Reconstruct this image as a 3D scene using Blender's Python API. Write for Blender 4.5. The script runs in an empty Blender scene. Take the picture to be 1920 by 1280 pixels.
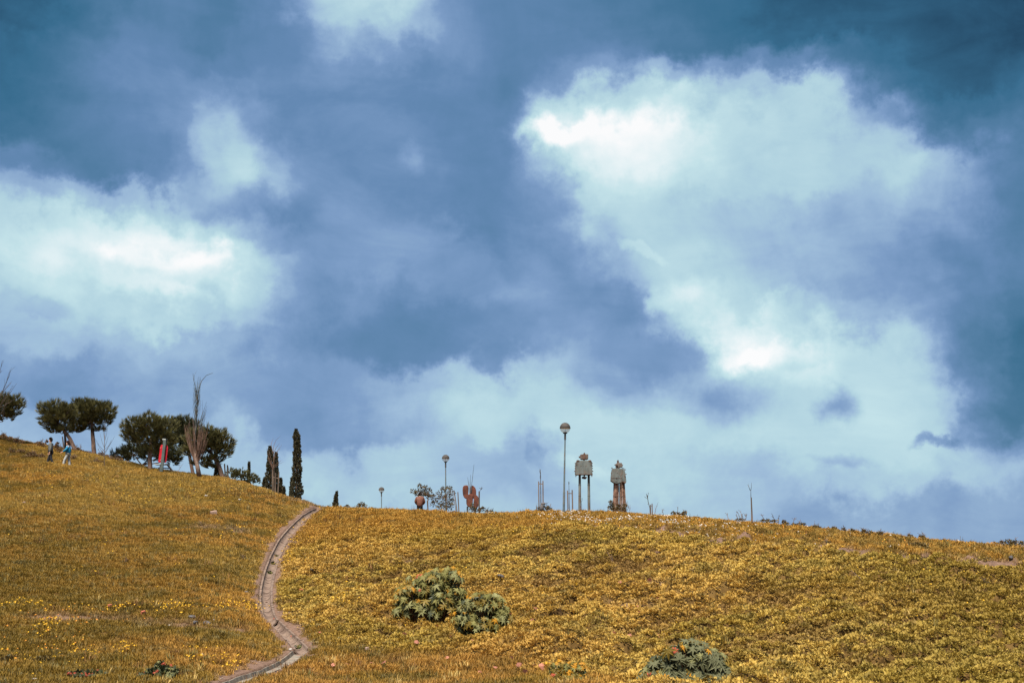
import bpy, bmesh, math, random
import numpy as np
from mathutils import Vector, Matrix, Euler

random.seed(7)
rng = np.random.default_rng(11)
scene = bpy.context.scene
COL = scene.collection
R = math.radians

# ------------------------------------------------------------------ camera
EYE = 1.6
PITCH = R(10.0)
F = 1920 * 50.0 / 36.0
cam_d = bpy.data.cameras.new('camera')
cam_d.lens = 50.0
cam_d.sensor_width = 36.0
cam_d.clip_start = 0.5
cam_d.clip_end = 9000.0
cam = bpy.data.objects.new('camera', cam_d)
cam.location = (0, 0, EYE)
cam.rotation_euler = (R(90) + PITCH, 0, 0)
COL.objects.link(cam)
scene.camera = cam

# ------------------------------------------------------------------ exposure
EXPOSURE = 1.35
scene.view_settings.view_transform = 'Standard'
scene.view_settings.look = 'None'
scene.view_settings.gamma = 1.0
scene.view_settings.use_curve_mapping = False
scene.view_settings.exposure = EXPOSURE

# ------------------------------------------------------------------ sun
SUN_EL, SUN_AZ = R(60), R(200)        # azimuth clockwise from +Y : behind the camera, a little to the left
sd = bpy.data.lights.new('sun', 'SUN')
sd.energy = 3.5
sd.angle = R(12)
sd.color = (1.0, 0.93, 0.82)
sun = bpy.data.objects.new('sun', sd)
sdir = Vector((math.sin(SUN_AZ) * math.cos(SUN_EL), math.cos(SUN_AZ) * math.cos(SUN_EL), math.sin(SUN_EL)))
sun.rotation_euler = sdir.to_track_quat('Z', 'Y').to_euler()
sun.location = (0, 0, 60)
COL.objects.link(sun)


# ------------------------------------------------------------------ pixel <-> place
def ray(u, v):
    a = (u - 960.0) / F
    b = (640.0 - v) / F
    return a, math.cos(PITCH) - b * math.sin(PITCH), math.sin(PITCH) + b * math.cos(PITCH)


def P(u, v, d):
    a, f, up = ray(u, v)
    s = d / f
    return Vector((a * s, d, EYE + up * s))


def elev(v):
    a, f, up = ray(960, v)
    return up / f


def px(d):
    return 2667.0 / d / 1.0


# ------------------------------------------------------------------ world : daylight sky under broken cloud
def srgb(h):
    out = []
    for i in (0, 2, 4):
        c = int(h[i:i + 2], 16) / 255.0
        out.append(c / 12.92 if c <= 0.04045 else ((c + 0.055) / 1.055) ** 2.4)
    return (*out, 1.0)


world = bpy.data.worlds.new('World')
scene.world = world
world.use_nodes = True
world.cycles.sampling_method = 'MANUAL'
world.cycles.sample_map_resolution = 512
nt = world.node_tree
nt.nodes.clear()
N = nt.nodes.new
Lk = nt.links.new


def m_(op, a, b=None, c=None):
    n = N('ShaderNodeMath')
    n.operation = op
    for i, x in enumerate((a, b, c)):
        if x is None:
            continue
        if isinstance(x, (int, float)):
            n.inputs[i].default_value = x
        else:
            Lk(x, n.inputs[i])
    return n.outputs[0]


tc = N('ShaderNodeTexCoord')
sep = N('ShaderNodeSeparateXYZ')
Lk(tc.outputs['Generated'], sep.inputs[0])
az = m_('ARCTAN2', sep.outputs[0], sep.outputs[1])
el = m_('ARCSINE', sep.outputs[2])
comb = N('ShaderNodeCombineXYZ')
Lk(az, comb.inputs[0])
Lk(el, comb.inputs[1])


def noise(vec, scale, detail, rough=0.55, dist=0.0, color=False, loc=None):
    n = N('ShaderNodeTexNoise')
    n.inputs['Scale'].default_value = scale
    n.inputs['Detail'].default_value = detail
    n.inputs['Roughness'].default_value = rough
    n.inputs['Distortion'].default_value = dist
    if loc:
        ad = N('ShaderNodeVectorMath')
        ad.operation = 'ADD'
        ad.inputs[1].default_value = loc
        Lk(vec, ad.inputs[0])
        vec = ad.outputs[0]
    Lk(vec, n.inputs['Vector'])
    return n.outputs['Color'] if color else n.outputs['Fac']


# billowing domain warp of the cloud directions
def warp(vec, ncol, amp):
    s = N('ShaderNodeVectorMath')
    s.operation = 'SUBTRACT'
    Lk(ncol, s.inputs[0])
    s.inputs[1].default_value = (0.5, 0.5, 0.5)
    k = N('ShaderNodeVectorMath')
    k.operation = 'MULTIPLY_ADD'
    Lk(s.outputs[0], k.inputs[0])
    k.inputs[1].default_value = (amp, amp, 0)
    Lk(vec, k.inputs[2])
    return k.outputs[0]


gen = tc.outputs['Generated']
w1 = warp(comb.outputs[0], noise(gen, 9.0, 1.5, 0.5, color=True), 0.018)
w2 = warp(w1, noise(gen, 24.0, 7.0, 0.60, color=True, loc=(3, 1, 7)), 0.080)

# cloud cover read off in rows from the top of the view to the hill line (0 slate, 1 white)
GRID = """
.03 .10 .20 .33 .35 .27 .36 .62 .72 .72 .60 .40 .37 .33 .28 .25 .18 .14 .10 .08 .06 .05 .03 .00 .00
.12 .20 .30 .42 .40 .30 .35 .40 .56 .50 .42 .42 .37 .38 .38 .33 .24 .18 .14 .14 .10 .10 .04 .02 .06
.14 .20 .33 .42 .44 .45 .40 .38 .40 .38 .36 .38 .38 .50 .50 .68 .72 .62 .60 .70 .40 .20 .10 .08 .16
.18 .24 .33 .37 .42 .58 .50 .43 .43 .44 .40 .36 .48 .95 1.0 1.0 .91 .78 .74 .70 .66 .62 .26 .22 .30
.50 .42 .33 .38 .45 .60 .66 .47 .43 .42 .42 .37 .43 .52 .82 .88 .84 .78 .76 .74 .68 .70 .62 .50 .30
.70 .74 .82 .78 .80 .55 .45 .42 .45 .47 .44 .37 .42 .47 .74 .76 .70 .66 .68 .60 .56 .60 .55 .45 .30
.78 .82 .82 .97 .98 .95 .68 .56 .49 .53 .53 .52 .45 .50 .58 .72 .71 .66 .60 .58 .54 .52 .48 .44 .38
.62 .66 .72 .78 .82 .76 .75 .52 .45 .40 .44 .50 .52 .50 .50 .52 .90 .72 .66 .56 .50 .48 .42 .35 .25
.60 .62 .62 .60 .56 .57 .58 .52 .39 .32 .33 .38 .38 .50 .58 .56 .54 .92 .98 .82 .74 .68 .52 .30 .15
.45 .42 .46 .52 .50 .47 .46 .46 .50 .58 .66 .72 .74 .70 .58 .50 .60 .62 .72 .74 .72 .76 .66 .36 .17
.60 .60 .55 .52 .55 .66 .50 .47 .45 .50 .60 .74 .72 .78 .74 .70 .73 .70 .74 .72 .76 .74 .70 .46 .22
.62 .62 .62 .62 .64 .66 .70 .72 .68 .72 .64 .55 .54 .60 .74 .76 .70 .60 .58 .74 .74 .76 .70 .66 .62
.62 .62 .62 .62 .62 .62 .62 .60 .58 .56 .60 .62 .60 .60 .62 .64 .64 .64 .58 .52 .55 .55 .50 .50 .50
"""
GR = np.array([[float(q) for q in r_.split()] for r_ in GRID.strip().splitlines()])


def azel(u, v):
    a, f, up = ray(u, v)
    l = math.sqrt(a * a + f * f + up * up)
    return math.atan2(a, f), math.asin(up / l)


def grid_at(azv, elv):
    x, y, z = math.sin(azv) * math.cos(elv), math.cos(azv) * math.cos(elv), math.sin(elv)
    fw = y * math.cos(PITCH) + z * math.sin(PITCH)
    upc = -y * math.sin(PITCH) + z * math.cos(PITCH)
    gu = min(max((960 + F * x / fw) / 80.0, 0), 23.999)
    gv = min(max((640 - F * upc / fw) / 80.0, 0), 11.999)
    i, j = int(gu), int(gv)
    fu, fv = gu - i, gv - j
    return (GR[j, i] * (1 - fu) + GR[j, i + 1] * fu) * (1 - fv) + (GR[j + 1, i] * (1 - fu) + GR[j + 1, i + 1] * fu) * fv


AZ0, AZ1 = -R(22.5), R(22.5)
EL0, EL1, NROW, NCOLS = R(2.0), R(25.0), 22, 41
sepw = N('ShaderNodeSeparateXYZ')
Lk(w2, sepw.inputs[0])
xn = m_('DIVIDE', m_('SUBTRACT', sepw.outputs[0], AZ0), AZ1 - AZ0)
yn = m_('MULTIPLY', m_('DIVIDE', m_('SUBTRACT', sepw.outputs[1], EL0), EL1 - EL0), NROW - 1.0)
ync = m_('MINIMUM', m_('MAXIMUM', yn, 0.0), NROW - 1.0)
acc = None
for j in range(NROW):
    e0 = EL0 + (EL1 - EL0) * j / (NROW - 1.0)
    fc = N('ShaderNodeFloatCurve')
    cv = fc.mapping.curves[0]
    for i in range(NCOLS):
        a0 = AZ0 + (AZ1 - AZ0) * i / (NCOLS - 1.0)
        xx_, yy_ = i / (NCOLS - 1.0), grid_at(a0, e0)
        yy_ = min(.95, max(.05, .5 + (yy_ - .5) * 1.04))
        if i == 0:
            cv.points[0].location = (0, yy_)
        elif i == NCOLS - 1:
            cv.points[-1].location = (1, yy_)
        else:
            cv.points.new(xx_, yy_)
    fc.mapping.extend = 'HORIZONTAL'
    fc.mapping.update()
    Lk(xn, fc.inputs['Value'])
    dj = m_('ABSOLUTE', m_('SUBTRACT', ync, float(j)))
    wj = N('ShaderNodeMapRange')
    wj.interpolation_type = 'SMOOTHSTEP'
    wj.inputs['From Min'].default_value = 1
    wj.inputs['From Max'].default_value = 0
    Lk(dj, wj.inputs['Value'])
    acc = m_('MULTIPLY', fc.outputs[0], wj.outputs[0]) if acc is None else m_('MULTIPLY_ADD', fc.outputs[0], wj.outputs[0], acc)
# away from this bank the cover goes on as mixed cloud of the same kind
fx_ = N('ShaderNodeMapRange')
fx_.interpolation_type = 'SMOOTHSTEP'
fx_.inputs['From Min'].default_value = R(21.5)
fx_.inputs['From Max'].default_value = R(34)
Lk(m_('ABSOLUTE', az), fx_.inputs['Value'])
fy_ = N('ShaderNodeMapRange')
fy_.interpolation_type = 'SMOOTHSTEP'
fy_.inputs['From Min'].default_value = R(24)
fy_.inputs['From Max'].default_value = R(36)
Lk(el, fy_.inputs['Value'])
away = m_('MAXIMUM', fx_.outputs[0], fy_.outputs[0])
wild = noise(gen, 3.2, 5.0, 0.5, .4, loc=(1, 9, 4))
wild = m_('MULTIPLY_ADD', wild, 1.5, -0.2)
acc = m_('ADD', m_('MULTIPLY', acc, m_('SUBTRACT', 1.0, away)), m_('MULTIPLY', wild, away))

w3 = warp(w1, noise(gen, 30.0, 7.0, 0.62, color=True, loc=(8, 1, 2)), 0.036)
# small separate clouds and crisp edges: (u, v, radius u, radius v, turn, strength, softness)
CL = [
    (1135, 520, 100, 82, 10, -.07, .45), (1290, 572, 40, 36, 20, .07, .7), (925, 270, 70, 120, -15, -.03, .6), (1150, 232, 120, 50, 8, .07, 1.), (1060, 215, 50, 34, 20, .05, .9), (235, 447, 90, 40, 12, .06, 1.), (370, 478, 80, 34, 15, .06, 1.), (300, 452, 60, 22, 10, .04, .9), (965, 210, 40, 60, 0, -.05, .8),
    (430, 300, 66, 74, -15, .10, .35), (860, 625, 250, 60, 0, -.02, .7), (1215, 650, 120, 56, 8, -.07, .4), (1180, 175, 70, 30, -10, -.10, .6),
    (1400, 655, 60, 40, 10, .08, .6), (1640, 205, 70, 26, 20, -.08, .6), (1750, 470, 120, 40, 15, -.06, .8), (560, 640, 120, 40, 0, -.04, .6), (120, 470, 110, 40, 10, .05, .6),
    (1375, 748, 72, 40, 0, -.17, .8), (1568, 752, 34, 30, 0, -.24, .9), (1745, 828, 36, 11, 0, -.24, .8), (1580, 862, 45, 12, 5, -.09, .8),
    (1230, 590, 95, 40, 0, -.07, .6), (1040, 232, 46, 40, 20, .06, .6), (455, 300, 34, 60, -18, .05, .5),
    (770, 305, 22, 26, 20, .09, .8), (1205, 468, 50, 12, 28, .08, .5),
    (1000, 850, 22, 34, -20, -.06, .4), (1100, 875, 60, 12, 25, .06, .5), (300, 540, 90, 16, 10, .05, .6), (90, 590, 50, 20, 0, -.05, .4), (1510, 700, 60, 14, 0, .05, .6),
]
for (u, v, ru, rv, turn, amp, soft) in CL:
    a0, e0 = azel(u, v)
    mp = N('ShaderNodeMapping')
    mp.vector_type = 'TEXTURE'
    mp.inputs['Location'].default_value = (a0, e0, 0)
    mp.inputs['Rotation'].default_value = (0, 0, -R(turn))
    mp.inputs['Scale'].default_value = (ru / F, rv / F, 1)
    Lk(w3, mp.inputs['Vector'])
    ln = N('ShaderNodeVectorMath')
    ln.operation = 'LENGTH'
    Lk(mp.outputs[0], ln.inputs[0])
    mr = N('ShaderNodeMapRange')
    mr.interpolation_type = 'SMOOTHSTEP'
    mr.inputs['From Min'].default_value = 1 + soft * 0.75
    mr.inputs['From Max'].default_value = 1 - soft
    mr.inputs['To Min'].default_value = 0
    mr.inputs['To Max'].default_value = amp
    Lk(ln.outputs['Value'], mr.inputs['Value'])
    acc = m_('ADD', acc, mr.outputs[0])

det = noise(gen, 9.0, 9.0, 0.60, 0.5, loc=(5, 2, 1))
det = m_('MULTIPLY', m_('SUBTRACT', det, 0.5), 0.26)
# thin torn streaks, drawn out along the wind
smap = N('ShaderNodeMapping')
smap.inputs['Rotation'].default_value = (0, 0, R(-18))
smap.inputs['Scale'].default_value = (5.0, 13.0, 1)
Lk(w1, smap.inputs['Vector'])
strk = noise(smap.outputs[0], 2.2, 8.0, 0.62, .9)
strk = m_('MULTIPLY', m_('SUBTRACT', strk, 0.5), 0.13)
det = m_('ADD', det, strk)
b = m_('ADD', acc, det)
ramp = N('ShaderNodeValToRGB')
STOPS = [(0.0, '173f5a'), (.14, '346a8c'), (.28, '4e7a9f'), (.40, '6388b2'), (.50, '7d9dc6'), (.60, '9cbad8'),
         (.70, 'b2d3e0'), (.80, 'c6e4ea'), (.90, 'e2f2f5'), (1.0, 'ffffff')]
cr = ramp.color_ramp
cr.elements[0].position, cr.elements[0].color = STOPS[0][0], srgb(STOPS[0][1])
cr.elements[1].position, cr.elements[1].color = 1.0, srgb(STOPS[-1][1])
for p_, h_ in STOPS[1:-1]:
    e_ = cr.elements.new(p_)
    e_.color = srgb(h_)
Lk(b, ramp.inputs[0])
sky = N('ShaderNodeTexSky')
sky.sky_type = 'NISHITA'
sky.sun_disc = False
sky.sun_elevation = SUN_EL
sky.sun_rotation = SUN_AZ
bg1 = N('ShaderNodeBackground')
Lk(sky.outputs[0], bg1.inputs[0])
bg1.inputs[1].default_value = 0.05
bg2 = N('ShaderNodeBackground')
Lk(ramp.outputs[0], bg2.inputs[0])
bg2.inputs[1].default_value = 2.0 ** -EXPOSURE
mx = N('ShaderNodeMixShader')
mx.inputs[0].default_value = 0.95
Lk(bg1.outputs[0], mx.inputs[1])
Lk(bg2.outputs[0], mx.inputs[2])
wo = N('ShaderNodeOutputWorld')
Lk(mx.outputs[0], wo.inputs['Surface'])


# ------------------------------------------------------------------ numeric helpers
def _hash(ix, iy, seed):
    h = (ix.astype(np.int64) * 374761393 + iy.astype(np.int64) * 668265263 + seed * 1274126177) & 0xFFFFFFFF
    h = ((h ^ (h >> 13)) * 1274126177) & 0xFFFFFFFF
    return ((h ^ (h >> 16)) & 0xFFFFFF) / float(0xFFFFFF)


def vnoise(x, y, seed=0):
    ix = np.floor(x)
    iy = np.floor(y)
    fx = x - ix
    fy = y - iy
    fx = fx * fx * (3 - 2 * fx)
    fy = fy * fy * (3 - 2 * fy)
    a = _hash(ix, iy, seed)
    b_ = _hash(ix + 1, iy, seed)
    c = _hash(ix, iy + 1, seed)
    d = _hash(ix + 1, iy + 1, seed)
    return (a + (b_ - a) * fx) * (1 - fy) + (c + (d - c) * fx) * fy


def fbm(x, y, octv=4, seed=0, rough=0.5):
    s = 0
    a = 1.0
    t = 0
    for o in range(octv):
        s = s + a * vnoise(x * 2 ** o + 17.3 * o, y * 2 ** o - 9.1 * o, seed + o)
        t += a
        a *= rough
    return s / t


def pchip(xs, ys, xq):
    xs = np.asarray(xs, float)
    ys = np.asarray(ys, float)
    h = np.diff(xs)
    dl = np.diff(ys) / h
    m = np.zeros_like(ys)
    for i in range(1, len(xs) - 1):
        if dl[i - 1] * dl[i] > 0:
            w1_ = 2 * h[i] + h[i - 1]
            w2_ = h[i] + 2 * h[i - 1]
            m[i] = (w1_ + w2_) / (w1_ / dl[i - 1] + w2_ / dl[i])
    m[0], m[-1] = dl[0], dl[-1]
    xq = np.clip(xq, xs[0], xs[-1])
    i = np.clip(np.searchsorted(xs, xq) - 1, 0, len(xs) - 2)
    t = (xq - xs[i]) / h[i]
    t2, t3 = t * t, t * t * t
    return ((2 * t3 - 3 * t2 + 1) * ys[i] + (t3 - 2 * t2 + t) * h[i] * m[i] + (-2 * t3 + 3 * t2) * ys[i + 1] + (t3 - t2) * h[i] * m[i + 1])


# ------------------------------------------------------------------ the hill: table of (distance, picture row) per column
SKY_U = [0, 60, 120, 150, 180, 210, 250, 280, 320, 372, 420, 460, 500, 540, 567, 600, 640, 700, 787, 836, 880, 920, 980, 1060, 1100,
         1160, 1220, 1300, 1408, 1500, 1600, 1700, 1800, 1920]
SKY_V = [815, 828, 838, 843, 850, 858, 866, 875, 881, 888, 893, 903, 915, 930, 935, 947, 949, 952, 955, 958, 960, 961, 958, 957, 957,
         959, 963, 968, 977, 985, 994, 1004, 1014, 1024]
TAB = {
    0: (97, [(36, 1280), (48, 1165), (60, 1045), (72, 945), (82, 882), (88, 856)]),
    200: (92, [(36, 1280), (48, 1162), (60, 1050), (72, 955), (82, 893), (87, 871)]),
    400: (88, [(36, 1280), (46, 1180), (56, 1085), (66, 1005), (76, 940), (83, 905)]),
    500: (85, [(36, 1288), (45, 1200), (51, 1150), (58, 1088), (66, 1023), (74, 965), (80, 932)]),
    560: (82, [(38, 1275), (45, 1215), (51, 1165), (58, 1092), (66, 1030), (73, 980), (78, 952)]),
    640: (76, [(36, 1290), (42, 1235), (47, 1190), (54, 1110), (60, 1055), (66, 1005), (71, 970)]),
    760: (74, [(36, 1285), (42, 1225), (46, 1190), (50, 1140), (56, 1080), (62, 1025), (68, 978)]),
    900: (72, [(36, 1280), (42, 1215), (47, 1165), (52, 1110), (58, 1052), (64, 1000), (68, 975)]),
    1060: (72, [(34, 1280), (40, 1215), (46, 1150), (52, 1090), (58, 1030), (62, 992), (67, 966)]),
    1200: (70, [(34, 1280), (40, 1210), (46, 1140), (52, 1080), (57, 1028), (60, 1002), (65, 976)]),
    1400: (68, [(33, 1280), (39, 1205), (45, 1130), (50, 1070), (54, 1030), (57, 1013), (62, 992)]),
    1600: (65, [(33, 1280), (39, 1195), (45, 1115), (49, 1068), (52, 1042), (56, 1024), (60, 1008)]),
    1920: (62, [(33, 1280), (38, 1205), (43, 1130), (47, 1082), (50, 1056), (54, 1043), (58, 1032)]),
}
YG = np.arange(0, 400.5, 0.5)
cols_t, cols_z = [], []
for u0 in sorted(TAB):
    dc, rows = TAB[u0]
    vc = float(np.interp(u0, SKY_U, SKY_V))
    ds = [0, 20] + [r[0] for r in rows] + [dc]
    zs = [EYE - 1.6, EYE - 2.0] + [EYE + elev(r[1]) * r[0] for r in rows] + [EYE + elev(vc) * dc]
    zc = zs[-1] - EYE
    if u0 < 600:
        ds += [dc + 8, dc + 30, 200, 400.5]
        zs += [EYE + zc * 1.0, EYE + zc * .9, EYE + 3, EYE - 2]
    else:
        k = 1.0 if u0 < 1300 else .6
        ds += [dc + 12, 112, 150, 220, 400.5]
        zs += [EYE + zc * (1 + .085 * k), EYE + zc * (1 + .13 * k), EYE + zc * .9, EYE + 1, EYE - 2]
    cols_z.append(pchip(ds, zs, YG))
    cols_t.append((u0 - 960.0) / F)
cols_t = np.array(cols_t)
cols_z = np.array(cols_z)
TG = np.linspace(-0.75, 0.75, 601)
ZG = np.zeros((len(TG), len(YG)))
for j in range(len(YG)):
    ZG[:, j] = pchip(cols_t, cols_z[:, j], TG)
for _ in range(7):                     # soften the joints
    ZG[1:-1] = (ZG[:-2] + 2 * ZG[1:-1] + ZG[2:]) / 4
    ZG[:, 1:-1] = (ZG[:, :-2] + 2 * ZG[:, 1:-1] + ZG[:, 2:]) / 4


def W_(y):
    return np.sqrt(np.maximum(y, 0) ** 2 + 15.0 ** 2)


# keep the crest line where the wanted outline is (plants add about a hand's height)
for _ in range(3):
    for i_, t_ in enumerate(TG):
        X_ = t_ / 1.01 * W_(YG)
        j0_, j1_ = np.searchsorted(YG, 50), np.searchsorted(YG, 130)
        e_ = (ZG[i_, j0_:j1_] + .13 - EYE) / YG[j0_:j1_]
        jm = int(np.argmax(e_)) + j0_
        vg_ = 955.0
        for _k in range(3):
            u_ = 960 + (X_[jm] / YG[jm]) * ray(960, vg_)[1] * F
            vg_ = float(np.interp(u_, SKY_U, SKY_V)) + 1
        de = e_.max() - elev(vg_)
        w_ = np.clip((YG - 48) / (YG[jm] - 48), 0, 1)
        w_ = w_ * w_ * (3 - 2 * w_)
        ZG[i_] -= de * YG * w_ * np.clip((400 - YG) / 270, 0, 1)
    for _ in range(2):
        ZG[1:-1] = (ZG[:-2] + 2 * ZG[1:-1] + ZG[2:]) / 4


def H0(x, y):
    x = np.asarray(x, float)
    y = np.asarray(y, float)
    t = np.clip(x / W_(y) * 1.01, TG[0], TG[-1] - 1e-6)
    ti = (t - TG[0]) / (TG[1] - TG[0])
    yi = np.clip(y, 0, 399.9) / 0.5
    i0 = np.clip(np.floor(ti).astype(int), 0, len(TG) - 2)
    j0 = np.floor(yi).astype(int)
    ft = ti - i0
    fy = yi - j0
    return (ZG[i0, j0] * (1 - ft) * (1 - fy) + ZG[i0 + 1, j0] * ft * (1 - fy) + ZG[i0, j0 + 1] * (1 - ft) * fy + ZG[i0 + 1, j0 + 1] * ft * fy)


def hit(u, v, fn=None, dmax=110.0):
    fn = fn or H0
    a, f, up = ray(u, v)
    ys = np.arange(26.0, dmax, 0.05)
    zz = EYE + up / f * ys
    xx = a / f * ys
    g = fn(xx, ys)
    k = np.where(zz <= g)[0]
    i = k[0] if len(k) else int(np.argmin(zz - g))
    return Vector((xx[i], ys[i], float(g[i])))


# ------------------------------------------------------------------ drainage channel line on the hill
CH1 = [(598, 952), (588, 957), (572, 968), (556, 982), (542, 996), (530, 1012), (519, 1032), (510, 1055), (502, 1082), (498, 1106), (498, 1128), (502, 1148), (509, 1160)]
CH2 = [(513, 1163), (530, 1177), (548, 1194), (563, 1210), (569, 1217)]
CH3 = [(563, 1219), (556, 1226), (542, 1236), (520, 1247), (485, 1261), (450, 1272), (415, 1283), (370, 1296), (310, 1310)]


def smooth_line(pts2, step):
    w = [hit(u, v) for u, v in pts2]
    xy = np.array([(p.x, p.y) for p in w])
    for _ in range(1):
        xy[1:-1] = (xy[:-2] + 2 * xy[1:-1] + xy[2:]) / 4
    s = np.concatenate([[0], np.cumsum(np.hypot(*np.diff(xy, axis=0).T))])
    q = np.arange(0, s[-1], step)
    return np.stack([pchip(s, xy[:, 0], q), pchip(s, xy[:, 1], q)], 1)


L1, L2, L3 = smooth_line(CH1, 0.25), smooth_line(CH2, 0.25), smooth_line(CH3, 0.25)
LALL = np.concatenate([L1, L2, L3])


def line_dist(x, y, line, reach=3.0):
    x = np.asarray(x, float)
    y = np.asarray(y, float)
    d = np.full(x.shape, 99.0)
    sel = (x > line[:, 0].min() - reach) & (x < line[:, 0].max() + reach) & (y > line[:, 1].min() - reach) & (y < line[:, 1].max() + reach)
    if not sel.any():
        return d
    xs, ys = x[sel], y[sel]
    best = np.full(xs.shape, 1e9)
    for i in range(len(line) - 1):
        ax, ay = line[i]
        bx, by = line[i + 1]
        L2_ = (bx - ax) ** 2 + (by - ay) ** 2
        if L2_ > 4:
            continue
        t = np.clip(((xs - ax) * (bx - ax) + (ys - ay) * (by - ay)) / L2_, 0, 1)
        best = np.minimum(best, np.hypot(xs - ax - t * (bx - ax), ys - ay - t * (by - ay)))
    d[sel] = best
    return d


def world_line(pts2, step=0.8):
    return smooth_line(pts2, step)


TR_L = world_line([(60, 1158), (140, 1160), (230, 1163), (320, 1168), (400, 1172), (470, 1180)])
TR_R = world_line([(1140, 988), (1220, 996), (1300, 1006), (1400, 1016), (1500, 1026), (1600, 1034), (1720, 1043), (1800, 1052), (1915, 1062)])
PATCH = [(400, 990, 1.9, .7), (450, 1000, 1.2, .5), (800, 961, 1.6, .5), (560, 940, 1.5, .8), (1040, 1158, .9, .35), (1200, 1140, .8, .3),
         (740, 1060, .8, .4), (575, 945, 1.2, .6), (1215, 1105, 1.0, .4)]
PATCHW = [(hit(u, v), rx, ry * 1.6) for u, v, rx, ry in PATCH]


def dirt_mask(x, y):
    n = fbm(x * 1.7, y * 1.7, 4, 5)
    dc = line_dist(x, y, LALL)
    m = np.clip((.60 + (n - .5) * .9 + (vnoise(np.asarray(x) * 5, np.asarray(y) * 4, 91) - .5) * .22 - dc) / 0.12, 0, 1)
    dl = line_dist(x, y, TR_L)
    m = np.maximum(m, np.clip((.85 + (n - .5) * 1.8 - dl) / .8, 0, 1) * .75)
    dr = line_dist(x, y, TR_R)
    m = np.maximum(m, np.clip((.85 + (n - .5) * 2.2 - dr) / .35, 0, 1))
    for p, rx, ry in PATCHW:
        r = np.hypot((x - p.x) / rx, (y - p.y) / ry)
        m = np.maximum(m, np.clip((1 + (n - .5) * 2.4 - r) / .6, 0, 1) * .8)
    return m


def right_side(x, y):
    """0 on the grassy left hill, 1 on the matted right hill"""
    cx = np.interp(y, LALL[np.argsort(LALL[:, 1]), 1], LALL[np.argsort(LALL[:, 1]), 0])
    lo = np.array([hit(u, v) for u, v in [(1150, 1279), (900, 1240), (700, 1218), (600, 1195), (575, 1180)]])
    bx = np.interp(y, lo[:, 1], lo[:, 0])
    edge = np.where(y < 49.5, np.maximum(cx, bx), cx)
    w = (fbm(x * .8, y * .8, 3, 21) - .5) * 2.2
    return np.clip((x + w * (y < 50) - edge) / 0.9 + .2, 0, 1)


WALK = (float(P(110, 867, 86)[0]), 86.0)      # the hollow the two walkers cross


def bumps(x, y):
    rs = right_side(x, y)
    c, s = math.cos(R(24)), math.sin(R(24))
    xr, yr = x * c + y * s * .35, -x * s + y * c
    n0 = vnoise(xr * .95, yr * 2.0, 31) * .6 + vnoise(xr * 2.0 + 5, yr * 3.9, 32) * .4
    a = np.abs(2 * n0 - 1) * 1.15 - .38 + (fbm(xr * 4, yr * 6, 2, 33) - .5) * .35
    g = fbm(x * 1.0, y * 2.0, 4, 41, .5) - .5
    big_ = fbm(x * .22, y * .3, 2, 51) - .5
    dip = -.26 * np.exp(-(((np.asarray(x) - WALK[0]) / 2.2) ** 2 + ((np.asarray(y) - WALK[1]) / 1.3) ** 2)) + .32 * np.exp(-(((np.asarray(x) - WALK[0]) / 2.5) ** 2 + ((np.asarray(y) - WALK[1] + 2.4) / .8) ** 2))
    crest = 1 - .55 * np.clip((np.asarray(y) - 58) / 8, 0, 1)
    return (rs * a * .52 + (1 - rs) * g * .34) * crest + big_ * .22 * crest + rs * (vnoise(xr * .3, yr * .62, 57) - .5) * .55 * crest + dip


def Hc(x, y):
    """terrain without the channel cut"""
    dc = line_dist(x, y, LALL)
    k = np.clip((dc - .45) / .9, 0, 1)
    near = np.clip((np.asarray(y, float) - 10) / 20, 0.1, 1)
    cut = -.10 * np.clip((.8 - line_dist(x, y, TR_R)) / .5, 0, 1) - .06 * np.clip((.9 - line_dist(x, y, TR_L)) / .6, 0, 1)
    return H0(x, y) + cut + bumps(x, y) * (.12 + .88 * k) * near * np.where(np.asarray(y) < 130, 1, .5)


# second look at the crest line, now with the lumps of the plant cover on it
X2_ = (TG[:, None] / 1.01) * W_(YG)[None, :]
Y2_ = np.repeat(YG[None, :], len(TG), 0)
B2_ = bumps(X2_, Y2_)
ja_, jb_ = int(np.searchsorted(YG, 50)), int(np.searchsorted(YG, 115))
for _ in range(3):
    E2_ = (ZG + B2_ + .12 - EYE)[:, ja_:jb_] / YG[None, ja_:jb_]
    jm_ = np.argmax(E2_, 1) + ja_
    de_ = np.zeros(len(TG))
    for i_ in range(len(TG)):
        vg_ = 955.0
        for _k in range(3):
            u_ = 960 + (X2_[i_, jm_[i_]] / YG[jm_[i_]]) * ray(960, vg_)[1] * F
            vg_ = float(np.interp(u_, SKY_U, SKY_V)) + .5
        de_[i_] = E2_[i_].max() - elev(vg_)
    kern = np.exp(-np.linspace(-2, 2, 15) ** 2)
    kern /= kern.sum()
    de_ = np.convolve(np.pad(de_, 7, mode='edge'), kern, 'valid')
    jc_ = np.convolve(np.pad(YG[jm_], 7, mode='edge'), kern, 'valid')
    w2_ = np.clip((Y2_ - 48) / np.maximum(jc_[:, None] - 48, 4), 0, 1)
    w2_ = w2_ * w2_ * (3 - 2 * w2_)
    ZG -= de_[:, None] * Y2_ * w2_ * np.clip((400 - Y2_) / 270, 0, 1)


def H(x, y):
    dc = line_dist(x, y, LALL)
    return Hc(x, y) - .30 * np.clip((.26 - dc) / .07, 0, 1)


def gz(x, y):
    return float(H(np.array([x]), np.array([y]))[0])


def hitH(u, v):
    return hit(u, v, H)


# ------------------------------------------------------------------ mesh helpers
def link(o, parent=None):
    COL.objects.link(o)
    if parent is not None:
        o.parent = parent
    return o


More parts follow.
